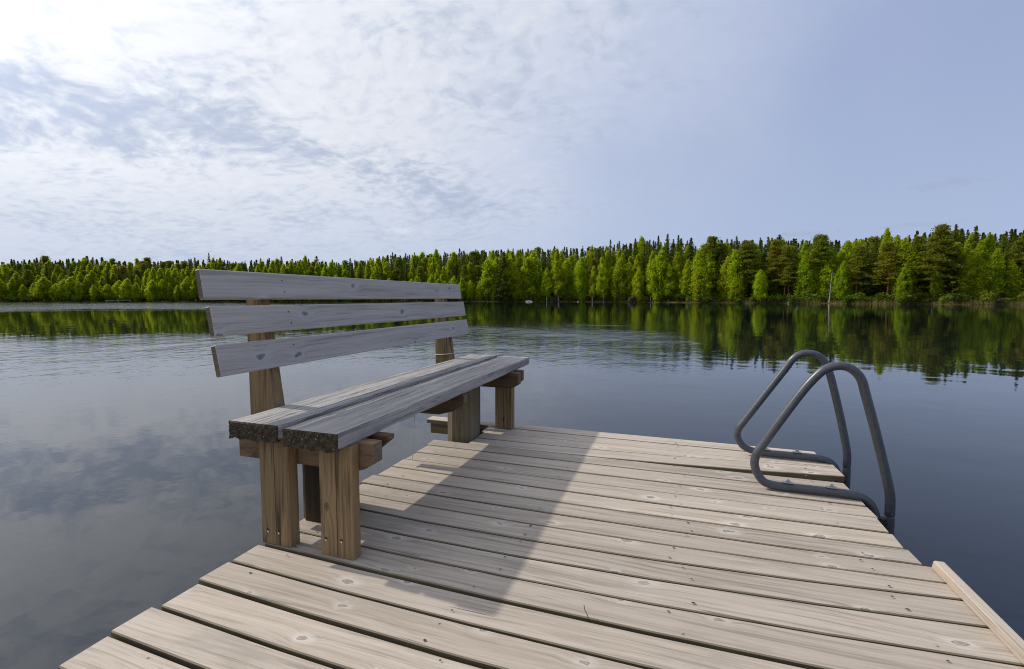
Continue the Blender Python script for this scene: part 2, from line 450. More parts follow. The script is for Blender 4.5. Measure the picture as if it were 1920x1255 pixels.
planks = []
GAPS = [(a, b, c, d * (0.76 if d > 0.003 else 1)) for a, b, c, d in GAPS]
for i in range(len(GAPS) - 1):
    gf, gn = GAPS[i], GAPS[i + 1]
    far_pts = [(XL, gf[0] - gf[3]), (XM, gf[1] - gf[3]), (XR, gf[2] - gf[3])]
    near_pts = [(XL, gn[0] + gn[3]), (XM, gn[1] + gn[3]), (XR, gn[2] + gn[3])]
    if i == 3:   # the board whose right end leaves a wide wedge-shaped gap
        near_pts = [(XL, 2.966), (XM, 2.962), (XR, 3.070)]
    xl = -1.578 + RNG.uniform(-0.012, 0.012); xr = 0.893 + RNG.uniform(-0.006, 0.006)
    if i == 0: xl, xr = -1.93, 0.878
    elif i in (1,): xl, xr = -1.36, 0.92
    elif i in (2, 3): xl, xr = -1.33, 0.918
    elif i == 4: xl, xr = -1.595, 0.886
    elif i == 8: xr = 0.892
    elif i in (9, 10): xr = 0.900
    if i in (9,): xl = -1.598
    if i >= 10:
        xr = 0.955
    if i >= 11: xl = -1.575 + RNG.uniform(-0.01, 0.012)
    if i == 12: xr = 0.960
    fn = (lambda P: (lambda x: quad(P, x)))
    me = plank_mesh(xl, xr, fn(near_pts), fn(far_pts), ztop=RNG.uniform(-0.002, 0.0015), th=0.032,
                    skew=(RNG.uniform(-0.006, 0.006), RNG.uniform(-0.006, 0.006)), tilt=RNG.uniform(-0.0015, 0.0015),
                    dz=(RNG.uniform(-0.001, 0.001), 0.004 if i == 3 else RNG.uniform(-0.001, 0.001)))
    if i == 4:   # end notched round the pile
        bm = bmesh.new(); bm.from_mesh(me); bm.to_mesh(me); bm.free()
    o = link('plank', me, M_DECK, dock); planks.append(o)


def box_mesh(x0, x1, y0, y1, z0, z1, bv=0.003, name='box', seg=1):
    bm = bmesh.new()
    bmesh.ops.create_cube(bm, size=1.0)
    for v in bm.verts:
        v.co = Vector(((x0 + x1) / 2 + v.co.x * (x1 - x0), (y0 + y1) / 2 + v.co.y * (y1 - y0), (z0 + z1) / 2 + v.co.z * (z1 - z0)))
    if bv: bmesh.ops.bevel(bm, geom=list(bm.edges), offset=bv, segments=seg, affect='EDGES')
    me = bpy.data.meshes.new(name); bm.to_mesh(me); bm.free()
    return me


def prism(poly, axis, c0, c1, bv=0.003, name='prism'):
    """extrude a 2D outline between c0 and c1 along axis ('x': outline is (y,z), 'y': outline is (x,z))"""
    bm = bmesh.new(); n = len(poly)
    mk = (lambda p, c: (c, p[0], p[1])) if axis == 'x' else (lambda p, c: (p[0], c, p[1]))
    A = [bm.verts.new(mk(p, c0)) for p in poly]; B = [bm.verts.new(mk(p, c1)) for p in poly]
    bm.faces.new(A); bm.faces.new(list(reversed(B)))
    for i in range(n): bm.faces.new((A[i], A[(i + 1) % n], B[(i + 1) % n], B[i]))
    bmesh.ops.recalc_face_normals(bm, faces=bm.faces)
    if bv: bmesh.ops.bevel(bm, geom=list(bm.edges), offset=bv, segments=1, affect='EDGES')
    me = bpy.data.meshes.new(name); bm.to_mesh(me); bm.free()
    return me


def cyl_mesh(r0, r1, z0, z1, n=16, lump=0.0, seed=0, rings=6, name='cyl', flats=None):
    rr = random.Random(seed); V = []; F = []
    ph = [rr.uniform(-lump, lump) for _ in range(n)]
    for i in range(rings + 1):
        t = i / rings; r = r0 + (r1 - r0) * t
        for j in range(n):
            a = 2 * math.pi * j / n
            q = r * (1 + ph[j])
            V.append((q * math.cos(a), q * math.sin(a), z0 + (z1 - z0) * t))
    for i in range(rings):
        for j in range(n):
            a = i * n + j; b = i * n + (j + 1) % n
            F.append((a, b, b + n, a + n))
    F.append(tuple(reversed(range(n)))); F.append(tuple(rings * n + j for j in range(n)))
    return mesh(name, V, F)


# joists, header beams and piles under the boards
link('edge_board', prism([(2.118, 0.0), (2.105, 0.036), (-2.2, 0.036), (-2.2, 0.0)], 'x', 0.922, 0.957, 0.004), M_EDGE, dock)
dock.children[-1].location.z = 0.001
for xj in (-1.46, -0.9, -0.28, 0.30, 0.80):
    link('joist', box_mesh(xj - 0.024, xj + 0.024, -2.0, 3.42, -0.185, -0.036), M_BEAM, dock)
link('header_beam', box_mesh(-1.90, 0.86, 3.46, 3.51, -0.115, -0.036), M_BEAM, dock)
link('cross_bearer', box_mesh(-1.62, 0.86, 2.88, 2.95, -0.34, -0.19), M_BEAM, dock)
link('cross_bearer', box_mesh(-1.62, 0.86, 0.60, 0.67, -0.34, -0.19), M_BEAM, dock)
# side rail boards close the deck edge a little further in
for xs in (0.845,):
    link('side_rail', box_mesh(xs - 0.02, xs + 0.02, -2.0, 3.40, -0.185, -0.0345), M_BEAM, dock)


def pile(x, y, r, ztop, seed, n=8, m=None):
    me = cyl_mesh(r * 1.04, r, -1.6, ztop, n, 0.05, seed, 5)
    o = link('pile', me, m or M_POST, dock)
    o.matrix_parent_inverse = Matrix(); o.location = Vector((x, y, 0)) - dock.location
    o.rotation_euler.z = math.pi / 8
    return o


# far pile: squared post standing in a notch of the boards, its top under the seat
PP = [(-1.525, 3.030), (-1.478, 3.003), (-1.400, 3.000), (-1.350, 3.008), (-1.338, 3.08), (-1.350, 3.20), (-1.40, 3.235), (-1.49, 3.235), (-1.525, 3.19)]
nP = len(PP)
far_pile = link('pile', mesh('pile', [(a, b, -1.6) for a, b in PP] + [(a, b, 0.435) for a, b in PP],
                             [tuple(reversed(range(nP))), tuple(range(nP, 2 * nP))] + [(i, (i + 1) % nP, (i + 1) % nP + nP, i + nP) for i in range(nP)]), M_POST, dock)
near_pile = pile(-1.505, 1.785, 0.120, 0.425, 5, 16, M_PILE)
pile(0.70, 0.45, 0.09, -0.19, 8, 12)
pile(-1.48, 0.45, 0.09, -0.19, 9, 12)
pile(0.70, 3.05, 0.09, -0.19, 10, 12)


# screws: nail holes and screw heads along the joists
def disc(bm, x, y, z, r, n=6, nz=(0, 0, 1), stretch=1.0):
    vs = [bm.verts.new((x + r * stretch * math.cos(2 * math.pi * k / n), y + r * math.sin(2 * math.pi * k / n), z)) for k in range(n)]
    bm.faces.new(vs)


bm1 = bmesh.new(); bm2 = bmesh.new(); bm3 = bmesh.new()
rs = random.Random(21)
for i in range(len(GAPS) - 1):
    if i > 24: break
    gf, gn = GAPS[i], GAPS[i + 1]
    for xj in (-1.40, -0.62, 0.05, 0.72):
        for s in (0.22, 0.78):
            if rs.random() < 0.3: continue
            xx = xj + rs.uniform(-0.05, 0.05)
            yn = quad([(XL, gn[0]), (XM, gn[1]), (XR, gn[2])], xx); yf = quad([(XL, gf[0]), (XM, gf[1]), (XR, gf[2])], xx)
            yy = yn + (yf - yn) * (s + rs.uniform(-0.06, 0.06))
            q = rs.random()
            if q < 0.8: disc(bm1, xx, yy, 0.0042, rs.uniform(0.0028, 0.0045), 7, stretch=rs.uniform(1, 1.7))
            else: disc(bm2, xx, yy, 0.0045, 0.004, 8)
for bm_, nm, mm in ((bm1, 'nail_holes', M_DARKMETAL), (bm2, 'screw_heads', M_BOLT)):
    me = bpy.data.meshes.new(nm); bm_.to_mesh(me); bm_.free()
    tag(link(nm, me, mm, dock), kind='stuff')

# ------------------------------------------------------------------ bench
bench = tag(empty('bench', (-1.4, 1.4, 0)), 'weathered grey wooden bench with three-board slanted backrest, on the left edge of the dock', 'bench')


def rough_board(x0, x1, y0, y1, z0, z1, seed, nx=6, ny=40, amp=0.003, name='board'):
    """thick old plank with worn, uneven arrises"""
    rr = random.Random(seed)
    bm = bmesh.new(); bmesh.ops.create_cube(bm, size=1.0)
    for v in bm.verts:
        v.co = Vector(((x0 + x1) / 2 + v.co.x * (x1 - x0), (y0 + y1) / 2 + v.co.y * (y1 - y0), (z0 + z1) / 2 + v.co.z * (z1 - z0)))
    ylong = [e for e in bm.edges if abs((e.verts[0].co - e.verts[1].co).y) > 1e-6]
    bmesh.ops.bevel(bm, geom=ylong, offset=0.005, segments=2, affect='EDGES')
    for k in range(1, ny):
        yy = y0 + (y1 - y0) * k / ny
        g = bm.verts[:] + bm.edges[:] + bm.faces[:]
        bmesh.ops.bisect_plane(bm, geom=g, plane_co=(0, yy, 0), plane_no=(0, 1, 0))
    for v in bm.verts:
        v.co.x += rr.uniform(-amp, amp) * 0.5; v.co.z += rr.uniform(-amp, amp) * 0.5
    bmesh.ops.recalc_face_normals(bm, faces=bm.faces)
    me = bpy.data.meshes.new(name); bm.to_mesh(me); bm.free()
    return me


ZT, ZB = 0.505, 0.447
SEAT_Y0, SEAT_Y1 = 1.405, 3.80
link('seat_board', rough_board(-1.402, -1.150, SEAT_Y0, SEAT_Y1, ZB, ZT, 1), M_SEAT, bench)
link('seat_board', rough_board(-1.700, -1.449, 1.428, SEAT_Y1 + 0.03, ZB, ZT, 2), M_SEAT, bench)


def crust(x0, x1, y, z0, z1, seed, name='lichen_crust'):
    """ragged crust of moss and lichen on the end grain, hanging below the board"""
    rr = random.Random(seed); nx = 46; nz = 12; V = []; F = []
    hang = [0.0] * (nx + 1); ph = [rr.uniform(0, 6) for _ in range(4)]
    for i in range(nx + 1):
        hang[i] = 0.003 + 0.004 * (1 + math.sin(i * 0.5 + ph[0])) * 0.6 + 0.004 * abs(math.sin(i * 0.93 + ph[1])) + rr.uniform(0, 0.004)
    for i in range(nx + 1):
        for k in range(nz + 1):
            t = k / nz; x = x0 + (x1 - x0) * i / nx
            zb = z0 - hang[i]
            z = z1 + 0.001 + (zb - z1) * t
            edge = 0 if (k in (0,) or i in (0, nx)) else 1
            yy = y - 0.002 - edge * (0.002 + rr.uniform(0, 0.0045) + 0.003 * t)
            V.append((x + edge * rr.uniform(-0.001, 0.001), yy, z + rr.uniform(-0.0012, 0.0012) * edge))
    for i in range(nx):
        for k in range(nz):
            a = i * (nz + 1) + k; F.append((a, a + nz + 1, a + nz + 2, a + 1))
    base = len(V)
    for i in range(nx + 1):     # underside going back
        x, yy, z = V[i * (nz + 1) + nz]; V.append((x, y + 0.012, z0 - 0.0005))
    for i in range(nx):
        a = i * (nz + 1) + nz; F.append((a, a + nz + 1, base + i + 1, base + i))
    return mesh(name, V, F, False)


mc = []
for (x0, x1, yy, sd) in ((-1.402, -1.150, SEAT_Y0, 3), (-1.700, -1.449, 1.428, 4)):
    link('moss_crust', crust(x0, x1, yy, ZB, ZT, sd), M_LICHEN, bench)
bm = bmesh.new(); rr = random.Random(31)
for _ in range(22):
    if rr.random() < 0.5: xx = rr.uniform(-1.39, -1.16); yy = SEAT_Y0
    else: xx = rr.uniform(-1.69, -1.46); yy = 1.428
    zz = rr.uniform(ZB - 0.003, ZT - 0.004); r = rr.uniform(0.0012, 0.0035)
    vs = [bm.verts.new((xx + r * math.cos(a) * rr.uniform(.7, 1.3), yy - 0.0095 - rr.uniform(0, .001), zz + r * math.sin(a) * rr.uniform(.7, 1.3))) for a in [k * 1.2566 for k in range(5)]]
    bm.faces.new(vs)
me = bpy.data.meshes.new('lichen_spots'); bm.to_mesh(me); bm.free()
tag(link('lichen_spots', me, M_LICHEN2, bench), kind='stuff')

# backrest boards: (x,z) of the front top and front bottom edges
for k, (xt, zt, xb, zb) in enumerate(((-1.772, 1.115, -1.752, 0.9965), (-1.738, 0.9685, -1.717, 0.8495), (-1.716, 0.8145, -1.692, 0.6890))):
    nx, nz = (zt - zb), -(xt - xb)
    L = math.hypot(nx, nz); nx, nz = nx / L, nz / L        # outward normal (towards the seat)
    th = 0.030
    poly = [(xt, zt), (xb, zb), (xb - nx * th, zb - nz * th), (xt - nx * th, zt - nz * th)]
    y0, y1 = ((1.388, 3.775), (1.398, 3.785), (1.396, 3.80))[k]
    me = prism(poly, 'y', y0, y1, 0.0035)
    link('backrest_board', me, M_BACK, bench)
    # screw holes
    bmh = bmesh.new()
    for ys in (1.795, 3.56):
        for tt in (0.28, 0.72):
            cx = xt + (xb - xt) * tt; cz = zt + (zb - zt) * tt
            c = Vector((cx + nx * 0.0012, ys + (0.006 if tt > .5 else 0), cz + nz * 0.0012))
            ux = Vector((0, 1, 0)); uz = Vector((-(xb - xt), 0, -(zb - zt))).normalized()
            vs = [bmh.verts.new(c + ux * 0.0038 * math.cos(a) + uz * 0.0038 * math.sin(a)) for a in [q * math.pi / 4 for q in range(8)]]
            bmh.faces.new(vs)
    mh = bpy.data.meshes.new('screw_holes'); bmh.to_mesh(mh); bmh.free()
    tag(link('screw_holes', mh, M_DARKMETAL, bench), kind='stuff')

for k, y0 in enumerate((1.680, 3.500)):
    poly = [(-1.868, 0.335), (-1.868, 1.085), (-1.797, 1.085), (-1.718, 0.50), (-1.712, 0.335)]
    link('back_post', prism(poly, 'y', y0, y0 + 0.062, 0.004), M_LEG, bench)

# legs are thick planks; four of them
for (x0, x1, y0, y1) in ((-1.288, -1.136, 1.458, 1.505), (-1.581, -1.434, 1.455, 1.507), (-1.294, -1.161, 3.378, 3.452), (-1.581, -1.447, 3.378, 3.452)):
    xm = x0 + (x1 - x0) * 0.52; e = 0.003
    P = [(x0 + e, y0), (xm - 0.0022, y0), (xm, y0 + 0.009), (xm + 0.0022, y0), (x1 - e, y0), (x1, y0 + e), (x1, y1 - e), (x1 - e, y1), (x0 + e, y1), (x0, y1 - e), (x0, y0 + e)]
    n = len(P)
    me = mesh('leg', [(a, b, 0.003) for a, b in P] + [(a, b, ZB - 0.002) for a, b in P],
              [tuple(reversed(range(n))), tuple(range(n, 2 * n))] + [(i, (i + 1) % n, (i + 1) % n + n, i + n) for i in range(n)])
    link('leg', me, M_LEG, bench)
    if y0 < 2:   # dark groove down the middle of the near legs: a drying shake
        pass


def beam(x0, x1, y0, y1, z0, z1, ch=0.10, left_ch=False):
    poly = [(x0, z0), (x1 - ch, z0), (x1 - ch * 0.45, z0 + ch * 0.16), (x1, z0 + 0.45 * ch), (x1, z1), (x0, z1)]
    return prism(poly, 'y', y0, y1, 0.003)


link('cross_beam', beam(-1.748, -1.073, 1.509, 1.568, 0.327, ZB - 0.001, 0.095), M_BEAM, bench)
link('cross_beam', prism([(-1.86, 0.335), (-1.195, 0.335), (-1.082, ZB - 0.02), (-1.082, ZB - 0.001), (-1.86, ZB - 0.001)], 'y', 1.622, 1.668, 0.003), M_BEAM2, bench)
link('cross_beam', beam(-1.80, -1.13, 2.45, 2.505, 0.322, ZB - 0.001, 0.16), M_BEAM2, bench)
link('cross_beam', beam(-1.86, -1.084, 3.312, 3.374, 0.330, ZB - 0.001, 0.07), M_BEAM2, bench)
link('cross_beam', beam(-1.86, -1.10, 3.455, 3.498, 0.335, ZB - 0.001, 0.07), M_BEAM, bench)


def screw(x, y, z, r=0.006):
    n = 10; V = []; F = []
    for (rr_, yy) in ((r, 0.0), (r * 0.9, -0.002), (r * 0.35, -0.003), (r * 0.3, -0.001)):
        for k in range(n):
            a = 2 * math.pi * k / n; V.append((x + rr_ * math.cos(a), y + yy, z + rr_ * math.sin(a)))
    for i in range(3):
        for k in range(n):
            a = i * n + k; b = i * n + (k + 1) % n; F.append((a, b, b + n, a + n))
    F.append(tuple(3 * n + k for k in range(n)))
    o = link('screw', mesh('screw', V, F), M_BRIGHT, bench)
    # the dark counterbore the screw sits in
    V = []; F = []
    pts = [(x + r * 1.15 * math.cos(a), y - 0.0012, z + r * 0.9 + r * (2.0 if math.sin(a) > 0 else 1.1) * math.sin(a)) for a in [2 * math.pi * k / 10 for k in range(10)]]
    h = link('screw_hole', mesh('screw_hole', pts, [tuple(range(10))]), M_DARKMETAL, bench)
    return o


for x, z in ((-1.548, 0.052), (-1.492, 0.053), (-1.262, 0.062), (-1.190, 0.066)):
    screw(x, 1.4545 if x < -1.4 else 1.4575, z, 0.0048)


def tube_mesh(pts, r, n=12, name='tube', cap=True, radii=None):
    V = []; F = []; pts = [Vector(p) for p in pts]; N = len(pts)
    t0 = (pts[1] - pts[0]).normalized()
    u = t0.orthogonal().normalized()
    for i, p in enumerate(pts):
        if i == 0: t = t0
        elif i == N - 1: t = (pts[-1] - pts[-2]).normalized()
        else: t = ((pts[i + 1] - p).normalized() + (p - pts[i - 1]).normalized()).normalized()
        u = (u - t * u.dot(t)).normalized(); w = t.cross(u)
        rr_ = radii[i] if radii else r
        for k in range(n):
            a = 2 * math.pi * k / n; V.append(p + u * rr_ * math.cos(a) + w * rr_ * math.sin(a))
    for i in range(N - 1):
        for k in range(n):
            a = i * n + k; b = i * n + (k + 1) % n; F.append((a, b, b + n, a + n))
    if cap:
        F.append(tuple(reversed(range(n)))); F.append(tuple((N - 1) * n + k for k in range(n)))
    return mesh(name, V, F, True)


# cord wound once round the far back post, its end hanging down behind the seat
zc = 0.535
loop = [(-1.872, 3.494, zc), (-1.79, 3.493, zc + 0.003), (-1.722, 3.494, zc + 0.012), (-1.716, 3.53, zc + 0.014), (-1.720, 3.567, zc + 0.012),
        (-1.80, 3.568, zc + 0.004), (-1.872, 3.567, zc), (-1.876, 3.53, zc), (-1.872, 3.494, zc)]
link('cord', tube_mesh(loop, 0.0035, 6), M_CORD, bench)
link('cord', tube_mesh([(-1.49, 2.50, 0.44), (-1.487, 2.51, 0.30), (-1.49, 2.50, 0.10), (-1.485, 2.53, 0.02), (-1.60, 2.60, -0.05)][:3] +
                       [(-1.60, 2.62, -0.30)], 0.0022, 5), M_CORD, bench)

# ------------------------------------------------------------------ swim ladder
ladder = tag(empty('swim_ladder', (0.9, 3.0, 0)), 'grey steel swim ladder with two looped handrails at the right edge of the dock', 'ladder')


def smooth_path(P, sub=5):
    P = [Vector(p) for p in P]; out = []
    for i in range(len(P) - 1):
        p0 = P[max(i - 1, 0)]; p1 = P[i]; p2 = P[i + 1]; p3 = P[min(i + 2, len(P) - 1)]
        for k in range(sub):
            t = k / sub
            out.append(0.5 * ((2 * p1) + (p2 - p0) * t + (2 * p0 - 5 * p1 + 4 * p2 - p3) * t * t + (3 * p1 - p0 - 3 * p2 + p3) * t ** 3))
    out.append(P[-1]); return out


NEAR_Y, FAR_Y = 2.740, 3.312
near = [(0.962, -0.40), (0.962, -0.20), (0.958, -0.10), (0.952, -0.055), (0.927, -0.008), (0.885, 0.017), (0.80, 0.0235), (0.70, 0.0235), (0.60, 0.0235), (0.51, 0.0245), (0.460, 0.038),
        (0.427, 0.083), (0.413, 0.136), (0.424, 0.188), (0.450, 0.235), (0.525, 0.370), (0.625, 0.538), (0.688, 0.622), (0.722, 0.650),
        (0.757, 0.663), (0.798, 0.664), (0.837, 0.643), (0.868, 0.602), (0.887, 0.536), (0.935, 0.361), (0.974, 0.208), (1.004, 0.086),
        (1.014, 0.024), (1.016, -0.06), (1.017, -0.16), (1.017, -1.3)]
far = [(0.962, -0.40), (0.962, -0.20), (0.958, -0.10), (0.950, -0.055), (0.925, -0.008), (0.880, 0.017), (0.80, 0.0235), (0.68, 0.0235), (0.56, 0.0235), (0.49, 0.030), (0.437, 0.050),
       (0.404, 0.090), (0.393, 0.131), (0.405, 0.174), (0.432, 0.217), (0.541, 0.391), (0.648, 0.560), (0.688, 0.625), (0.728, 0.657),
       (0.770, 0.665), (0.811, 0.657), (0.845, 0.632), (0.873, 0.585), (0.901, 0.496), (0.950, 0.300), (0.985, 0.140), (0.998, 0.062),
       (1.000, -0.015), (1.001, -0.11), (1.001, -1.3)]
for pts, Y, nm in ((near, NEAR_Y, 'near'), (far, FAR_Y, 'far')):
    link('handrail', tube_mesh(smooth_path([(x, Y, z) for x, z in pts]), 0.0212, 20), M_STEEL, ladder)
for z in (-0.34, -0.62, -0.90):
    link('step', box_mesh(0.985, 1.045, NEAR_Y + 0.02, FAR_Y - 0.02, z - 0.015, z + 0.015, 0.004), M_STEEL, ladder)


def clamp(x, Y):
    c = link('saddle_plate', box_mesh(x - 0.024, x + 0.024, Y - 0.015, Y + 0.013, 0.0462, 0.0500, 0.001), M_BOLT, ladder)
    b = link('bolt', mesh('bolt', *bolt_geo(x, Y, 0.0495)), M_BOLT, c)
    b.parent = c; b.matrix_parent_inverse = Matrix.Translation(-Vector(ladder.location)) if False else Matrix()
    b.matrix_parent_inverse = Matrix()
    return c


def bolt_geo(x, y, z):
    V = []; F = []; n = 6
    for (r, zz) in ((0.010, z), (0.010, z + 0.008), (0.005, z + 0.008), (0.005, z + 0.014)):
        for k in range(n): V.append((x + r * math.cos(k * math.pi / 3), y + r * math.sin(k * math.pi / 3), zz))
    for i in range(3):
        for k in range(n):
            a = i * n + k; b = i * n + (k + 1) % n; F.append((a, b, b + n, a + n))
    F.append(tuple(3 * n + k for k in range(n)))
    return V, F


for x, Y in ((0.573, NEAR_Y), (0.768, NEAR_Y), (0.735, FAR_Y), (0.56, FAR_Y)):
    clamp(x, Y)
link('mounting_lug', box_mesh(0.972, 0.998, NEAR_Y - 0.02, NEAR_Y + 0.015, -0.20, -0.075, 0.004), M_DARKMETAL, ladder)

# a dry twig stuck between two boards
twig = tag(link('twig', tube_mesh([(-0.232, 1.418, -0.01), (-0.236, 1.420, 0.010), (-0.246, 1.424, 0.024), (-0.250, 1.428, 0.038)], 0.0013, 5), M_TWIG),
           'thin dark dry twig sticking up from a gap between the front planks', 'twig')

# ------------------------------------------------------------------ water
def water():
    m, T, out = mat('lake_water')
    tc = T.node('ShaderNodeTexCoord'); P = tc.outputs['Object']
    x, y, z = T.sep(P)
    dist = T.vm('LENGTH', T.xyz(x, y, 0))
    ratio = T.m('DIVIDE', x, T.m('ADD', T.m('MAXIMUM', y, 0.0), 2.0))
    # wind reaches the left half of the lake, the right half lies sheltered by the forest
    shelter = T.step(T.m('ADD', ratio, T.m('MULTIPLY', T.m('SUBTRACT', T.noise(P, 0.035, 3), 0.5), 0.5)), 0.10, -0.14)
    patch = T.noise(T.vm('MULTIPLY', P, (0.35, 1.0, 1.0)), 0.045, 4, 0.6)
    lane = T.step(patch, 0.44, 0.56)
    farband = T.step(T.m('ADD', dist, T.m('MULTIPLY', T.m('SUBTRACT', T.noise(T.vm('MULTIPLY', P, (0.5, 1.0, 1.0)), 0.05, 4, 0.65), 0.5), 110.0)), 55, 95)
    lim = T.step(ratio, -0.75, -0.35, 22.0, 30.0)
    midband = T.m('MULTIPLY', T.step(dist, 7.0, 12), T.step(T.m('SUBTRACT', dist, lim), 6.0, -8.0))
    w = T.m('MAXIMUM', T.m('MULTIPLY', farband, T.step(ratio, -0.55, -0.85)), T.m('MULTIPLY', midband, 0.38))
    w = T.m('MULTIPLY', w, T.m('ADD', 0.35, T.m('MULTIPLY', lane, 0.65)))
    w = T.m('MULTIPLY', w, shelter)
    n1 = T.noise(T.vm('MULTIPLY', P, (1.0, 1.25, 1)), 2.3, 3, 0.55)
    n2 = T.noise(T.vm('MULTIPLY', P, (0.8, 1.0, 1)), 7.5, 3, 0.6)
    n3 = T.noise(P, 0.55, 2, 0.5)
    n4 = T.noise(T.vm('MULTIPLY', P, (1.3, 0.8, 1)), 1.0, 3, 0.6)
    # gentle swell everywhere, ripples where the wind reaches
    near = T.step(dist, 30, 3)
    h = T.m('ADD', T.m('MULTIPLY', n3, 0.010), T.m('MULTIPLY', n1, T.m('ADD', 0.0014, T.m('MULTIPLY', w, 0.022))))
    h = T.m('ADD', h, T.m('MULTIPLY', n2, T.m('ADD', 0.00025, T.m('MULTIPLY', w, 0.034))))
    h = T.m('ADD', h, T.m('MULTIPLY', n4, T.m('MULTIPLY', w, 0.16)))
    nb = T.node('ShaderNodeBump'); nb.inputs['Strength'].default_value = 1.0; nb.inputs['Distance'].default_value = 1.0
    T.l.new(h, nb.inputs['Height'])
    b = bsdf(T, out, (0.003, 0.007, 0.011), T.m('ADD', 0.01, T.m('MULTIPLY', w, 0.02)), nb.outputs[0], 0.5)
    b.inputs['IOR'].default_value = 1.5
    return m


me = mesh('lake_water', [(-900, -300, WATER_Z), (900, -300, WATER_Z), (900, 1100, WATER_Z), (-900, 1100, WATER_Z)], [(0, 1, 2, 3)])
tag(link('lake_water', me, water()), kind='structure')

# ------------------------------------------------------------------ far shore terrain
SHORE = [(-2600, 178), (-900, 190), (-300, 186), (0, 184), (370, 188), (700, 192), (900, 186), (1000, 180), (1140, 170), (1220, 160), (1300, 146), (1430, 134), (1560, 124),
         (1700, 110), (1900, 100), (2300, 84), (3000, 62), (4600, 45)]


def interp(tab, x):
    if x <= tab[0][0]: return tab[0][1]
    for (a, va), (b, vb) in zip(tab, tab[1:]):
        if x <= b: return va + (vb - va) * (x - a) / (b - a)
    return tab[-1][1]


def wob(x, s, k):
    return math.sin(x * k + s) * 0.5 + math.sin(x * k * 2.3 + s * 1.7) * 0.3 + math.sin(x * k * 5.1 + s * 2.9) * 0.2


def shore_point(px, extra=0.0):
    """point on the ground for a bearing px, extra metres behind the waterline"""
    d = pix_dir(px, 559.0); depth = interp(SHORE, px) + 1.5 * wob(px, 1.0, 0.03)
    f = Vector((-math.sin(YAW), math.cos(YAW), 0))
    dh = Vector((d.x, d.y, 0)); dh /= dh.dot(f)
    return dh * depth + dh.normalized() * extra


HILL = [(-2600, 5), (-300, 4.5), (150, 5.0), (400, 3.0), (700, 2.0), (1000, 2.5), (1400, 2.0), (2000, 2.2), (4600, 3)]


def ground_h(px, extra):
    if extra < 0: return WATER_Z + extra * 0.25
    e = extra
    return WATER_Z + min(e * 0.16, 0.45) + max(0, e - 6) / 60.0 * interp(HILL, px) * (1.0 if e < 66 else 66 / max(e, 1) * 1.0) + 0.12 * wob(px + e * 9, 2.0, 0.05) * min(e, 3) / 3


def make_ground():
    m, T, out = mat('forest_floor')
    tc = T.node('ShaderNodeTexCoord'); P = tc.outputs['Object']
    n = T.noise(P, 0.7, 6, 0.7); n2 = T.noise(P, 0.13, 4, 0.6)
    c = T.mix(T.step(n, 0.35, 0.65), (0.030, 0.026, 0.012), (0.075, 0.070, 0.022))
    c = T.mix(T.step(n2, 0.45, 0.65), c, (0.12, 0.10, 0.035))
    bsdf(T, out, c, 0.95, bump(T, n, 1.0, 0.3), 0.1)
    V = []; F = []; xs = list(np.linspace(-2600, 4600, 241)); ex = [-6, -1.0, 0.3, 1.2, 2.5, 5, 9, 15, 25, 40, 65, 120, 400, 1500]
    for px in xs:
        for e in ex:
            p = shore_point(px, e); V.append((p.x, p.y, ground_h(px, e)))
    k = len(ex)
    for i in range(len(xs) - 1):
        for j in range(k - 1):
            a = i * k + j; F.append((a, a + k, a + k + 1, a + 1))
    o = tag(link('far_shore_ground', mesh('far_shore_ground', V, F, True), m), kind='structure')


make_ground()


# ------------------------------------------------------------------ trees
def leaf_mat(name, c1, c2, trans=0.35, vary=0.35, tcol=None):
    m, T, out = mat(name)
    oi = T.node('ShaderNodeObjectInfo'); geo = T.node('ShaderNodeNewGeometry')
    tc = T.node('ShaderNodeTexCoord')
    n = T.noise(tc.outputs['Object'], 0.55, 3, 0.6)
    r = oi.outputs['Random']
    c = T.mix(T.m('ADD', T.m('MULTIPLY', r, 0.6), T.m('MULTIPLY', T.step(n, 0.3, 0.7), 0.4)), c1, c2)
    hs = T.node('ShaderNodeHueSaturation'); T.put(hs.inputs['Color'], c)
    T.put(hs.inputs['Hue'], T.m('ADD', 0.5 - 0.018, T.m('MULTIPLY', T.m('FRACT', T.m('MULTIPLY', r, 13.7)), 0.036)))
    T.put(hs.inputs['Value'], T.m('ADD', 1 - vary / 2, T.m('MULTIPLY', T.m('FRACT', T.m('MULTIPLY', r, 5.3)), vary)))
    c = hs.outputs[0]
    d = T.node('ShaderNodeBsdfPrincipled'); T.put(d.inputs['Base Color'], c); d.inputs['Roughness'].default_value = 0.6
    d.inputs['Specular IOR Level'].default_value = 0.15
    t = T.node('ShaderNodeBsdfTranslucent'); T.put(t.inputs['Color'], T.mix(0.5, c, tcol or c))
    mx = T.node('ShaderNodeMixShader'); mx.inputs[0].default_value = trans
    T.l.new(d.outputs[0], mx.inputs[1]); T.l.new(t.outputs[0], mx.inputs[2]); T.l.new(mx.outputs[0], out.inputs[0])
    return m


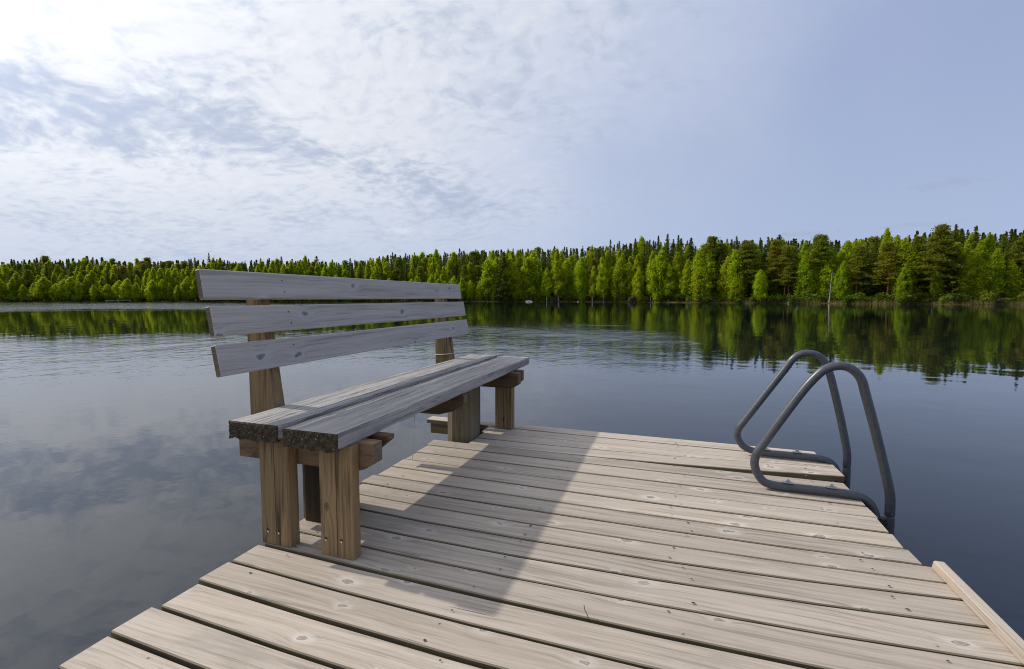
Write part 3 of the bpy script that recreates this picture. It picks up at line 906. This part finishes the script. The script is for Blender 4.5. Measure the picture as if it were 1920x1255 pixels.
L_BIRCH = leaf_mat('fresh_birch_leaves', (0.215, 0.310, 0.010), (0.385, 0.460, 0.014), 0.6, 0.30, (0.62, 0.70, 0.015))
L_SPRUCE = leaf_mat('spruce_needles', (0.085, 0.120, 0.011), (0.165, 0.190, 0.017), 0.4, 0.4)
L_PINE = leaf_mat('pine_needles', (0.160, 0.200, 0.013), (0.250, 0.255, 0.018), 0.5, 0.3)
L_SHRUB = leaf_mat('shrub_leaves', (0.09, 0.14, 0.012), (0.19, 0.24, 0.02), 0.35, 0.5)
L_DEAD = leaf_mat('bare_grey_twigs', (0.07, 0.06, 0.035), (0.13, 0.11, 0.07), 0.1, 0.4)
L_GRASS = leaf_mat('dry_and_green_sedge', (0.17, 0.16, 0.03), (0.30, 0.24, 0.09), 0.3, 0.3)


def bark(name, c1, c2, scale=(3, 3, 1), thr=(0.45, 0.6)):
    m, T, out = mat(name); tc = T.node('ShaderNodeTexCoord')
    n = T.noise(T.vm('MULTIPLY', tc.outputs['Object'], scale), 1.0, 4, 0.65)
    bsdf(T, out, T.mix(T.step(n, *thr), c1, c2), 0.85, None, 0.2)
    return m


B_BIRCH = bark('white_birch_bark', (0.60, 0.56, 0.50), (0.10, 0.09, 0.08), (2, 2, 5), (0.56, 0.66))
B_PINE = bark('orange_pine_bark', (0.30, 0.13, 0.045), (0.12, 0.065, 0.035), (3, 3, 1.2))
B_SPRUCE = bark('grey_spruce_bark', (0.10, 0.075, 0.055), (0.05, 0.04, 0.03))
B_DEAD = bark('bleached_dead_wood', (0.42, 0.39, 0.35), (0.24, 0.21, 0.18), (4, 4, 1))


def leaf_mesh(name, C, size, rs, aspect=1.0, flat=0.0, up=None):
    """C: Nx3 centres; each becomes one small randomly turned quad"""
    N = len(C)
    n = rs.normal(size=(N, 3)); n[:, 2] += flat; n /= np.linalg.norm(n, axis=1)[:, None]
    a = rs.normal(size=(N, 3)); a -= n * (a * n).sum(1)[:, None]; a /= np.linalg.norm(a, axis=1)[:, None]
    b = np.cross(n, a)
    s = (size * rs.uniform(0.6, 1.35, N))[:, None]
    q = np.stack([C - a * s - b * s * aspect, C + a * s - b * s * aspect * 0.8, C + a * s * 0.9 + b * s * aspect, C - a * s + b * s * aspect * 0.9], 1).reshape(-1, 3)
    me = bpy.data.meshes.new(name)
    me.vertices.add(4 * N); me.vertices.foreach_set('co', q.ravel())
    me.loops.add(4 * N); me.loops.foreach_set('vertex_index', np.arange(4 * N))
    me.polygons.add(N); me.polygons.foreach_set('loop_start', np.arange(N) * 4)
    me.polygons.foreach_set('loop_total', np.full(N, 4))
    me.update(calc_edges=True)
    return me


def join_tubes(name, tubes):
    V = []; F = []
    for pts, radii, n in tubes:
        pts = [Vector(p) for p in pts]; base = len(V); N = len(pts)
        u = (pts[1] - pts[0]).orthogonal().normalized()
        for i, p in enumerate(pts):
            t = (pts[min(i + 1, N - 1)] - pts[max(i - 1, 0)]).normalized()
            u = (u - t * u.dot(t)).normalized(); w = t.cross(u)
            for k in range(n):
                a = 2 * math.pi * k / n; V.append(tuple(p + (u * math.cos(a) + w * math.sin(a)) * radii[i]))
        for i in range(N - 1):
            for k in range(n):
                a = base + i * n + k; b = base + i * n + (k + 1) % n; F.append((a, b, b + n, a + n))
    return mesh(name, V, F, True)


def birch_proto(seed, H=13.0, R=2.5, low=0.16, lean=0.3, clumps=140, per=115, size=0.092):
    rs = np.random.RandomState(seed); r = random.Random(seed)
    ax = r.uniform(-lean, lean); ay = r.uniform(-lean, lean)
    def axis(t): return Vector((ax * t * t * 1.5 + 0.15 * math.sin(t * 5 + seed), ay * t * t * 1.5 + 0.15 * math.cos(t * 4 + seed), H * t))
    tubes = [([axis(i / 9) for i in range(10)], [0.15 * (1 - i / 9) ** 0.8 + 0.012 for i in range(10)], 7)]
    C = []
    lobes = [r.uniform(0.55, 1.3) for _ in range(8)]
    for k in range(clumps):
        t = low + (1 - low) * (k + r.random()) / clumps
        s = (t - low) / (1 - low)
        prof = (math.sin(math.pi * min(1, s * 0.86 + 0.10)) ** 0.75) * (1.05 - 0.58 * s)
        if s > 0.9: prof *= (1.02 - s) / 0.12
        ang = r.uniform(0, 2 * math.pi)
        rad = R * max(prof, 0.05) * lobes[int(ang / (2 * math.pi) * 8) % 8] * (0.35 + 0.65 * math.sqrt(r.random()))
        c = axis(t) + Vector((rad * math.cos(ang), rad * math.sin(ang), -0.25 * rad * r.random() + 0.1))
        if r.random() < 0.30:
            base = axis(max(0.05, t - 0.10 - 0.02 * rad))
            tubes.append(([base, base.lerp(c, 0.55) + Vector((0, 0, 0.25)), c], [0.035, 0.022, 0.008], 4))
        sp = r.uniform(0.32, 0.62) * (0.55 + 0.45 * min(1, prof * 1.4))
        n = int(per * r.uniform(0.6, 1.35))
        q = rs.normal(size=(n, 3)) * np.array([sp * 0.62, sp * 0.62, sp * 0.85]); q[:, 2] -= 0.15
        C.append(q + np.array(c))
    C = np.vstack(C)
    return join_tubes('birch_trunk', tubes), leaf_mesh('birch_crown', C, size, rs, 1.0), H


def spruce_proto(seed, H=17.0, R=2.1, low=0.07, droop=0.25, dens=1.0, sparse_top=False):
    rs = np.random.RandomState(seed); r = random.Random(seed)
    tubes = [([(0, 0, H * i / 6) for i in range(7)], [0.17 * (1 - i / 6) + 0.015 for i in range(7)], 6)]
    C = []; z = H * low
    while z < H - 0.12:
        s = (z - H * low) / (H * (1 - low))
        L = R * ((1 - s) ** 0.92) * (0.6 + 0.4 * min(1, s * 7)) + 0.09
        nb = max(4, int(10 * (1 - s * 0.55)))
        off = r.uniform(0, 6)
        for k in range(nb):
            a = off + 2 * math.pi * k / nb + r.uniform(-0.3, 0.3)
            l = L * r.uniform(0.62, 1.16)
            m = max(3, int(l / 0.13 * dens))
            for j in range(m):
                t = (j + r.random()) / m
                zz = z + l * (0.15 * t - droop * t * t * 1.4 + 0.08 * t ** 4) + r.uniform(-0.10, 0.06)
                w = 0.32 * l * (1 - t * 0.75) * r.uniform(-1, 1) * 0.6
                x = l * t * math.cos(a) - w * math.sin(a); y = l * t * math.sin(a) + w * math.cos(a)
                C.append((x, y, zz))
        z += r.uniform(0.26, 0.40) * (1.15 - 0.35 * s)
    for k in range(26):
        C.append((r.uniform(-.06, .06), r.uniform(-.06, .06), H - r.random() * 1.1))
    return join_tubes('spruce_trunk', tubes), leaf_mesh('spruce_crown', np.array(C), 0.135, rs, 0.8, 0.9), H


def pine_proto(seed, H=16.0, R=2.7, low=0.38, bare=True, clumps=90):
    rs = np.random.RandomState(seed); r = random.Random(seed)
    def axis(t): return Vector((0.25 * math.sin(t * 3 + seed), 0.2 * math.sin(t * 2.2 + seed * 2), H * t))
    tubes = [([axis(i / 8) for i in range(9)], [0.19 * (1 - i / 8) ** 0.7 + 0.02 for i in range(9)], 7)]
    C = []
    for k in range(clumps):
        t = low + (1 - low) * (k + r.random()) / clumps; s = (t - low) / (1 - low)
        prof = min(1.0, 0.6 + 1.2 * s) * (1 - s) ** 0.95 * 1.25 + 0.05
        ang = r.uniform(0, 6.283); rad = R * prof * (0.25 + 0.75 * math.sqrt(r.random())) * r.uniform(0.75, 1.15)
        base = axis(max(0, t - 0.02)); c = axis(t) + Vector((rad * math.cos(ang), rad * math.sin(ang), 0.22 * rad + r.uniform(-0.2, 0.3)))
        if r.random() < 0.55: tubes.append(([base, base.lerp(c, 0.6) + Vector((0, 0, -0.05)), c], [0.05, 0.03, 0.01], 4))
        n = int(125 * r.uniform(0.6, 1.3)); sp = r.uniform(0.35, 0.6)
        C.append(rs.normal(size=(n, 3)) * np.array([sp * 0.95, sp * 0.95, sp * 0.36]) + np.array(c))
    for k in range(12):     # dead lower branches
        t = r.uniform(0.12, low + 0.05); ang = r.uniform(0, 6.283); L = r.uniform(0.7, 2.0)
        p = axis(t); tubes.append(([p, p + Vector((L * .5 * math.cos(ang), L * .5 * math.sin(ang), 0.05)), p + Vector((L * math.cos(ang), L * math.sin(ang), -0.15))], [0.03, 0.02, 0.008], 4))
    return join_tubes('pine_trunk', tubes), leaf_mesh('pine_crown', np.vstack(C), 0.10, rs, 0.9, 0.4), H


def shrub_proto(seed, H=2.6, R=1.5, dead=False):
    rs = np.random.RandomState(seed); r = random.Random(seed); tubes = []; C = []
    for k in range(9):
        ang = r.uniform(0, 6.283); L = H * r.uniform(0.55, 1.0); o = R * r.uniform(0.2, 0.9)
        tip = Vector((o * math.cos(ang), o * math.sin(ang), L))
        tubes.append(([(0.2 * math.cos(ang), 0.2 * math.sin(ang), 0), tip * 0.5 + Vector((0, 0, 0.15)), tip], [0.035, 0.022, 0.008], 4))
        for j in range(5):
            c = tip * (0.35 + 0.65 * r.random()) + Vector((r.uniform(-.4, .4), r.uniform(-.4, .4), 0))
            n = 20 if dead else 40
            C.append(rs.normal(size=(n, 3)) * np.array([0.32, 0.32, 0.28]) + np.array(c))
    C = np.vstack(C); C[:, 2] = np.abs(C[:, 2])
    return join_tubes('shrub_stems', tubes), leaf_mesh('shrub_foliage', C, 0.05 if dead else 0.11, rs, 3.0 if dead else 1.0), H


PROTO = {
    'birch': [birch_proto(s, H=13 + (s % 3), R=2.2 + 0.25 * (s % 4)) for s in (1, 2, 3, 4, 5, 6, 7)],
    'young': [birch_proto(s, H=8.0, R=1.9, low=0.10, clumps=90, per=110, size=0.082) for s in (11, 12, 13, 14)],
    'spruce': [spruce_proto(s, R=3.0 + 0.4 * (s % 4), droop=0.12 + 0.07 * (s % 3)) for s in (21, 22, 23, 24, 25, 26, 27)],
    'pine': [pine_proto(s, low=(0.34, 0.42, 0.28)[s % 3], R=2.3 + 0.3 * (s % 3)) for s in (31, 32, 33, 34, 35, 36)],
    'shrub': [shrub_proto(s) for s in (41, 42, 43)],
    'bare': [shrub_proto(s, 2.2, 1.3, True) for s in (51, 52)],
}
PMAT = {'birch': (B_BIRCH, L_BIRCH), 'young': (B_BIRCH, L_BIRCH), 'spruce': (B_SPRUCE, L_SPRUCE), 'pine': (B_PINE, L_PINE),
        'shrub': (B_SPRUCE, L_SHRUB), 'bare': (B_DEAD, L_DEAD)}
NAME = {'birch': 'birch_tree', 'young': 'young_birch', 'spruce': 'spruce_tree', 'pine': 'pine_tree', 'shrub': 'shrub', 'bare': 'bare_shrub'}
CAT = {'birch': 'tree', 'young': 'tree', 'spruce': 'tree', 'pine': 'tree', 'shrub': 'bush', 'bare': 'bush'}
PN = {'shrub': ('stems', 'foliage'), 'bare': ('stems', 'twigs')}
for kd, L in PROTO.items():
    for (tm, cm, H) in L:
        tm.materials.append(PMAT[kd][0]); cm.materials.append(PMAT[kd][1])
COUNT = {}
tr = random.Random(99)


def plant(kind, px, extra, top=None, height=None, label=None, group=None, wide=1.0, var=None, trunk_mat=None):
    """one tree: px bearing, extra metres behind the waterline, either the picture row of its tip or a height"""
    p = shore_point(px, extra); g = ground_h(px, extra)
    if top is not None:
        d = pix_dir(px, top); hd = math.hypot(d.x, d.y)
        height = CAM_Z + d.z / hd * math.hypot(p.x, p.y) - g
    L = PROTO[kind]; tm, cm, H = L[(var if var is not None else tr.randrange(len(L))) % len(L)]
    s = height / H
    o = empty(NAME[kind], (p.x, p.y, g - 0.05)); o.rotation_euler = (0, 0, tr.uniform(0, 6.283))
    w = wide * (s ** 0.75) * (1.0 if kind != 'spruce' else 1.22) * tr.uniform(0.88, 1.12)
    o.scale = (w, w, s)
    a, b = PN.get(kind, ('trunk', 'crown'))
    for nm, me in ((a, tm), (b, cm)):
        c = bpy.data.objects.new(nm, me); COL.objects.link(c); c.parent = o
    tag(o, label, CAT[kind], group)
    COUNT[kind] = COUNT.get(kind, 0) + 1
    return o


ZONES = [(100, 'at the left edge'), (205, 'left of both far jetties'), (290, 'above the far jetties'), (372, 'just left of the bench'), (540, 'behind the near backrest end'),
         (700, 'behind the backrest middle'), (866, 'behind the far backrest end'), (975, 'just right of the backrest'), (1060, 'above the pale boulder'),
         (1140, 'left of the spruce cluster'), (1300, 'below the spruce cluster'), (1400, 'left of the handrail tops'), (1500, 'above the far handrail'),
         (1600, 'beside the dead tree'), (1675, 'right of the dead tree'), (1750, 'left of the big pine'), (1835, 'right of the big pine'), (9999, 'at the right edge')]


def zone(px):
    for x, n in ZONES:
        if px < x: return n


SKYLINE = [(-900, 488), (-100, 489), (0, 491), (60, 487), (100, 488), (170, 484), (250, 489), (300, 490), (400, 487), (450, 491), (500, 487), (560, 485), (600, 489), (640, 491), (690, 486), (720, 479), (800, 476),
           (850, 473), (900, 472), (930, 470), (980, 467), (1040, 465), (1100, 464), (1150, 460), (1200, 452), (1280, 450), (1308, 468), (1330, 452), (1400, 450), (1460, 446), (1530, 452), (1600, 450), (1640, 446),
           (1700, 441), (1760, 432), (1830, 436), (1900, 434), (2000, 428), (2600, 405), (3200, 380)]
KN = {'birch': 'bright green %s birch', 'young': 'small green %s birch', 'spruce': 'dark pointed %s spruce', 'pine': 'olive brown %s pine', 'shrub': 'low leafy %s shrub', 'bare': 'bare grey %s shrub'}
ROWN = ['front-row', 'second-row', 'third-row', 'skyline']


def row_label(kind, row, px):
    return KN[kind] % ROWN[row] + ' ' + zone(px)


def row_plant(kind, px, row, extra, **kw):
    l = row_label(kind, row, px)
    o = plant(kind, px, extra, label=l, group=KGROUP[kind], **kw)
    ROWOBJ.setdefault(l, []).append((px, o))
    return o


ROWOBJ = {}
KGROUP = {'birch': 'birches on the far shore', 'young': 'small birches on the far shore', 'spruce': 'spruces on the far shore', 'pine': 'pines on the far shore',
          'shrub': 'shrubs along the far waterline', 'bare': 'bare shrubs along the far waterline'}
ORD = ['first', 'second', 'third', 'fourth', 'fifth', 'sixth', 'seventh', 'eighth', 'ninth', 'tenth', 'eleventh', 'twelfth', 'thirteenth', 'fourteenth', 'fifteenth', 'sixteenth',
       'seventeenth', 'eighteenth', 'nineteenth', 'twentieth']


def waterline(px):
    p = shore_point(px, 0); return 559 + 1.45 * 895 / interp(SHORE, px)


# notable single trees
plant('pine', 1758, 4.0, top=424, label='large spreading brownish pine with orange trunk, tallest at the right far shore', wide=1.25, var=1)
plant('spruce', 1783, 12.0, top=421, label='tall dark spruce whose tip rises just right of the big spreading pine')
plant('spruce', 1821, 14.0, top=425, label='tall spruce with pale green tip, second right of the big spreading pine', wide=1.15)
plant('spruce', 1918, 9.0, top=416, label='tall spruce cut by the right edge of the photo', wide=1.2)
plant('birch', 1655, 13.0, top=432, label='round-headed birch standing above the skyline left of the big pine', wide=0.8, var=2)
plant('birch', 1690, 0.8, top=497, label='birch with a bright white leaning trunk on the waterline at the right', wide=1.0, var=3).rotation_euler = (0.03, 0.02, 1.0)
plant('young', 1425, 1.2, top=508, label='small yellow-green birch with thin white trunk above the far handrail', wide=0.95)
plant('young', 1378, 1.2, top=523, label='bushy small birch left of the yellow-green one above the ladder', wide=1.25)
plant('young', 1313, 1.5, top=503, label='full green birch at the waterline above the water left of the ladder', wide=1.5)
plant('birch', 1578, 2.0, top=492, label='light green birch just right of the dead grey tree', wide=0.9)
plant('pine', 1330, 7.0, top=446, label='broad olive pine right of the gap in the spruce skyline', wide=1.3, var=2)
plant('pine', 1470, 3.0, top=462, label='pine with a bright orange trunk above the near handrail', wide=0.95, var=0)
plant('pine', 1450, 5.0, top=452, label='pine with orange trunk just left of the brightest orange one', wide=0.95, var=1)
plant('pine', 1395, 6.0, top=455, label='rusty green pine behind the two small waterline birches', wide=1.1, var=3)
plant('pine', 1535, 7.0, top=442, label='ragged pine crown on the skyline above the dead grey tree', wide=1.1, var=0)
plant('pine', 1607, 4.0, top=462, label='pine with slim reddish trunk between the dead tree and the white birch', wide=1.0, var=1)
plant('spruce', 1457, 14.0, top=440, label='dense dark spruce highest above the ladder handrails', wide=1.3)
for px, tp, w, lb in ((1143, 449, .9, 'lone spruce tip standing out left of the spruce cluster'), (1189, 447, .9, 'slim spruce, first tip of the cluster left of the skyline gap'),
                      (1216, 450, .9, 'slim spruce, second tip of the cluster left of the skyline gap'), (1232, 442, 1, 'spruce with high narrow tip in the middle of the cluster'),
                      (1249, 439, 1.05, 'tallest pointed spruce of the cluster left of the skyline gap'), (1269, 441, 1.05, 'spruce tip just right of the tallest of the cluster'),
                      (1293, 446, 1.15, 'dark full spruce at the right end of the cluster, beside the gap')):
    plant('spruce', px, 9.0, top=tp, label=lb, wide=w)

# dead tree with bare branches
def dead_tree():
    p = shore_point(1555, 0.5); H = 8.4; r = random.Random(5)
    o = tag(empty('dead_tree', (p.x, p.y, ground_h(1555, .5) - 0.1)), 'bare grey dead tree with short broken branches standing in the water edge above the handrails', 'tree')
    ax = lambda t: Vector((0.35 * t, 0, H * t))
    link('trunk', join_tubes('trunk', [([ax(i / 6) for i in range(7)], [0.14 * (1 - i / 6) + 0.03 for i in range(7)], 7)]), B_DEAD).parent = o
    for k in range(9):
        t = 0.35 + 0.6 * k / 9; a = k * 2.4; L = 1.5 * (1 - t) + 0.35
        q = ax(t)
        b = link('branch', join_tubes('branch', [([q, q + Vector((L * .6 * math.cos(a), L * .6 * math.sin(a), .12)), q + Vector((L * math.cos(a), L * math.sin(a), -.2))], [.035, .025, .01], 4)]), B_DEAD)
        b.parent = o


dead_tree()

# rows of the far wood
def mixpick(w):
    q = tr.random() * sum(v for _, v in w)
    for k, v in w:
        q -= v
        if q <= 0: return k
    return w[-1][0]


px = -50.0
while px < 1975:                                   # front row: birches at the waterline
    D = interp(SHORE, px); wl = waterline(px)
    if px < 420: kind = mixpick((('young', 8), ('birch', 1.5), ('spruce', .8))); h = tr.uniform(26, 46)
    elif px < 900: kind = mixpick((('young', 8), ('birch', 1), ('spruce', 1))); h = tr.uniform(30, 52)
    elif px < 1290: kind = mixpick((('young', 6), ('birch', 5), ('spruce', .3))); h = tr.uniform(52, 94)
    elif px < 1620: kind = mixpick((('young', 3), ('birch', 2), ('pine', 1.8), ('spruce', .8))); h = tr.uniform(58, 100)
    else: kind = mixpick((('young', 2), ('birch', 3.5), ('pine', 1), ('spruce', .8))); h = tr.uniform(75, 120)
    if kind == 'pine': h = max(h, 80)
    row_plant(kind, px, 0, tr.uniform(1.0, 4.0) + (2.5 if px > 1290 else 0), top=wl - h, wide=tr.uniform(0.9, 1.35))
    px += tr.uniform(0.6, 1.2) * 3100 / D
px = -55.0
while px < 1975:
    D = interp(SHORE, px); wl = waterline(px)
    if px < 420: kind = mixpick((('birch', 6), ('spruce', 2), ('pine', 1.2))); h = tr.uniform(44, 64)
    elif px < 900: kind = mixpick((('birch', 4), ('spruce', 3), ('pine', 1.5))); h = tr.uniform(52, 74)
    elif px < 1290: kind = mixpick((('birch', 8), ('spruce', 2.5), ('pine', 1))); h = tr.uniform(72, 102)
    elif px < 1620: kind = mixpick((('birch', 3.5), ('pine', 2.6), ('spruce', 2.5))); h = tr.uniform(86, 112)
    else: kind = mixpick((('birch', 4), ('pine', 1.6), ('spruce', 2.5))); h = tr.uniform(102, 126)
    row_plant(kind, px, 1, tr.uniform(6, 11), top=wl - h, wide=tr.uniform(0.85, 1.2))
    px += tr.uniform(0.7, 1.2) * 2600 / D
px = -55.0
while px < 1975:
    D = interp(SHORE, px); sk = interp(SKYLINE, px)
    kind = mixpick((('birch', 4 if px < 1290 else 3), ('spruce', 5), ('pine', 1.5 if px < 1200 else 2.5)))
    row_plant(kind, px, 2, tr.uniform(13, 20), top=sk + abs(tr.gauss(0, 1)) * 7 + 4, wide=tr.uniform(0.9, 1.15))
    px += tr.uniform(0.7, 1.2) * 2500 / D
px = -55.0
while px < 1975:
    D = interp(SHORE, px); sk = interp(SKYLINE, px)
    kind = mixpick((('spruce', 5), ('pine', 1.8), ('birch', 1.8))) if px < 1000 else mixpick((('spruce', 8), ('pine', 1.2), ('birch', .8)))
    row_plant(kind, px, 3, tr.uniform(22, 34), top=sk + tr.gauss(1.5, 3.0 + 220 / D), wide=tr.uniform(0.75, 1.35))
    px += tr.uniform(0.6, 1.2) * 1900 / D

# shrubs under the trees along the waterline
px = -55.0
while px < 1975:
    D = interp(SHORE, px)
    kind = 'shrub' if tr.random() < 0.88 else 'bare'
    row_plant(kind, px, 0, tr.uniform(0.3, 3.5), height=tr.uniform(1.0, 2.6), wide=tr.uniform(0.9, 1.5))
    px += tr.uniform(0.6, 1.3) * 1900 / D


for l, lst in ROWOBJ.items():      # each tree is told from its likes by its order from the left within its stretch of shore
    lst.sort(key=lambda q: q[0])
    if len(lst) > 1:
        for i, (_, o) in enumerate(lst):
            o['label'] = '%s from left: %s' % (ORD[min(i, 19)], l)
# the dense wood further back, one mass
def wood_mass():
    r = random.Random(3); rs = np.random.RandomState(3); C = []
    for row, e0 in enumerate((38, 50, 66)):
        px = -700.0
        while px < 2900:
            e = e0 + r.uniform(-4, 4); p = shore_point(px, e); g = ground_h(px, e)
            d = pix_dir(px, interp(SKYLINE, px) + r.gauss(3, 3)); hd = math.hypot(d.x, d.y)
            H = max(6, CAM_Z + d.z / hd * math.hypot(p.x, p.y) - g); R = H * 0.13
            n = 420
            t = rs.uniform(0, 1, n) ** 0.8; a = rs.uniform(0, 6.283, n); rad = R * (1 - t) ** 0.85 * (0.4 + 0.6 * np.sqrt(rs.uniform(0, 1, n))) * rs.uniform(.7, 1.2, n)
            C.append(np.stack([p.x + rad * np.cos(a), p.y + rad * np.sin(a), g + H * (0.06 + 0.94 * t)], 1))
            px += r.uniform(0.7, 1.2) * 2200 / interp(SHORE, px)
    C = np.vstack(C)
    tag(link('far_wood', leaf_mesh('far_wood', C, 0.26, rs, 0.8, 0.6), L_SPRUCE), 'dense dark conifer wood filling in behind the tree rows of the far shore', 'forest', kind='stuff')
    # outside the view the wood continues as one mass, nearer rows included
    C = []
    for lo, hi in ((-2400, -65), (1990, 4400)):
        px = lo
        while px < hi:
            for e0 in (3, 12, 24):
                e = e0 + r.uniform(-2, 2); p = shore_point(px, e); g = ground_h(px, e); H = r.uniform(11, 16); R = H * 0.17
                n = 420; t = rs.uniform(0, 1, n); a = rs.uniform(0, 6.283, n); rad = R * np.sin(np.pi * np.clip(t * .9 + .1, 0, 1)) ** .7 * np.sqrt(rs.uniform(0, 1, n))
                C.append(np.stack([p.x + rad * np.cos(a), p.y + rad * np.sin(a), g + H * (0.1 + 0.9 * t)], 1))
            px += r.uniform(0.7, 1.3) * 4200 / interp(SHORE, px)
    tag(link('side_wood', leaf_mesh('side_wood', np.vstack(C), 0.27, rs), L_SHRUB), 'mixed green wood continuing along the shore outside the view', 'forest', kind='stuff')


wood_mass()


# sedge and dry grass on the low bank
def sedge():
    r = random.Random(8); V = []; F = []
    for k in range(15000):
        px = r.uniform(1150, 2100) if r.random() < .8 else r.uniform(-150, 1150)
        e = abs(r.gauss(0, 1.6)) + 0.1 if r.random() < .8 else r.uniform(0, 5)
        p = shore_point(px, e); g = ground_h(px, e); h = r.uniform(0.4, 1.35) * (0.6 + 0.6 * (0.5 + 0.5 * wob(px, 4, 0.04))) * (0.55 if px < 1290 else 1); a = r.uniform(0, 6.283); w = r.uniform(0.02, 0.05)
        dx, dy = math.cos(a) * w, math.sin(a) * w; lx, ly = r.uniform(-.2, .2), r.uniform(-.2, .2)
        i = len(V); V += [(p.x - dx, p.y - dy, g - .02), (p.x + dx, p.y + dy, g - .02), (p.x + lx, p.y + ly, g + h)]; F.append((i, i + 1, i + 2))
    tag(link('sedge', mesh('sedge', V, F), L_GRASS), 'yellowish sedge and dry grass along the far waterline', 'grass', kind='stuff')


sedge()


def boulder(px, e, sx, sy, sz, seed, c, label, cat='rock', name='boulder'):
    r = random.Random(seed); bm = bmesh.new(); bmesh.ops.create_icosphere(bm, subdivisions=2, radius=1)
    for v in bm.verts: v.co *= r.uniform(0.85, 1.15); v.co = Vector((v.co.x * sx, v.co.y * sy, v.co.z * sz))
    me = bpy.data.meshes.new(name); bm.to_mesh(me); bm.free()
    o = tag(link(name, me, simple(name + '_surface', c, 0.9, 0, 4, 0.4)), label, cat)
    p = shore_point(px, e); o.location = (p.x, p.y, WATER_Z + sz * 0.3)


boulder(991, -0.8, 1.5, 0.8, 0.42, 1, (0.62, 0.58, 0.52), 'pale boulder shaped like a low roof at the waterline right of the backrest')
boulder(1084, -0.3, 0.35, 0.3, 0.35, 2, (0.6, 0.45, 0.35), 'small pale boulder at the waterline below the middle birches')
boulder(1480, 0.1, 0.4, 0.3, 0.3, 3, (0.22, 0.2, 0.17), 'small dark boulder at the waterline above the ladder')


def landing(px, label):
    p = shore_point(px, -0.8); o = tag(empty('jetty', (p.x, p.y, WATER_Z + 0.45)), label, 'jetty')
    m = simple('grey_jetty_boards', (0.42, 0.40, 0.37), 0.8, 0, 3)
    d = link('deck', box_mesh(-2.2, 2.2, -0.9, 0.9, -0.06, 0.06, 0.01), m); d.parent = o
    for sx in (-1.9, 1.9):
        for sy in (-.7, .7):
            q = link('post', box_mesh(sx - .08, sx + .08, sy - .08, sy + .08, -1.0, -0.07, 0.005), m); q.parent = o
    o.rotation_euler.z = YAW + 0.5


landing(212, 'small grey jetty far left at the opposite waterline, left one of two')
landing(233, 'small pale jetty far left at the opposite waterline, right one of two')
print('COUNTS', COUNT, sum(COUNT.values()))
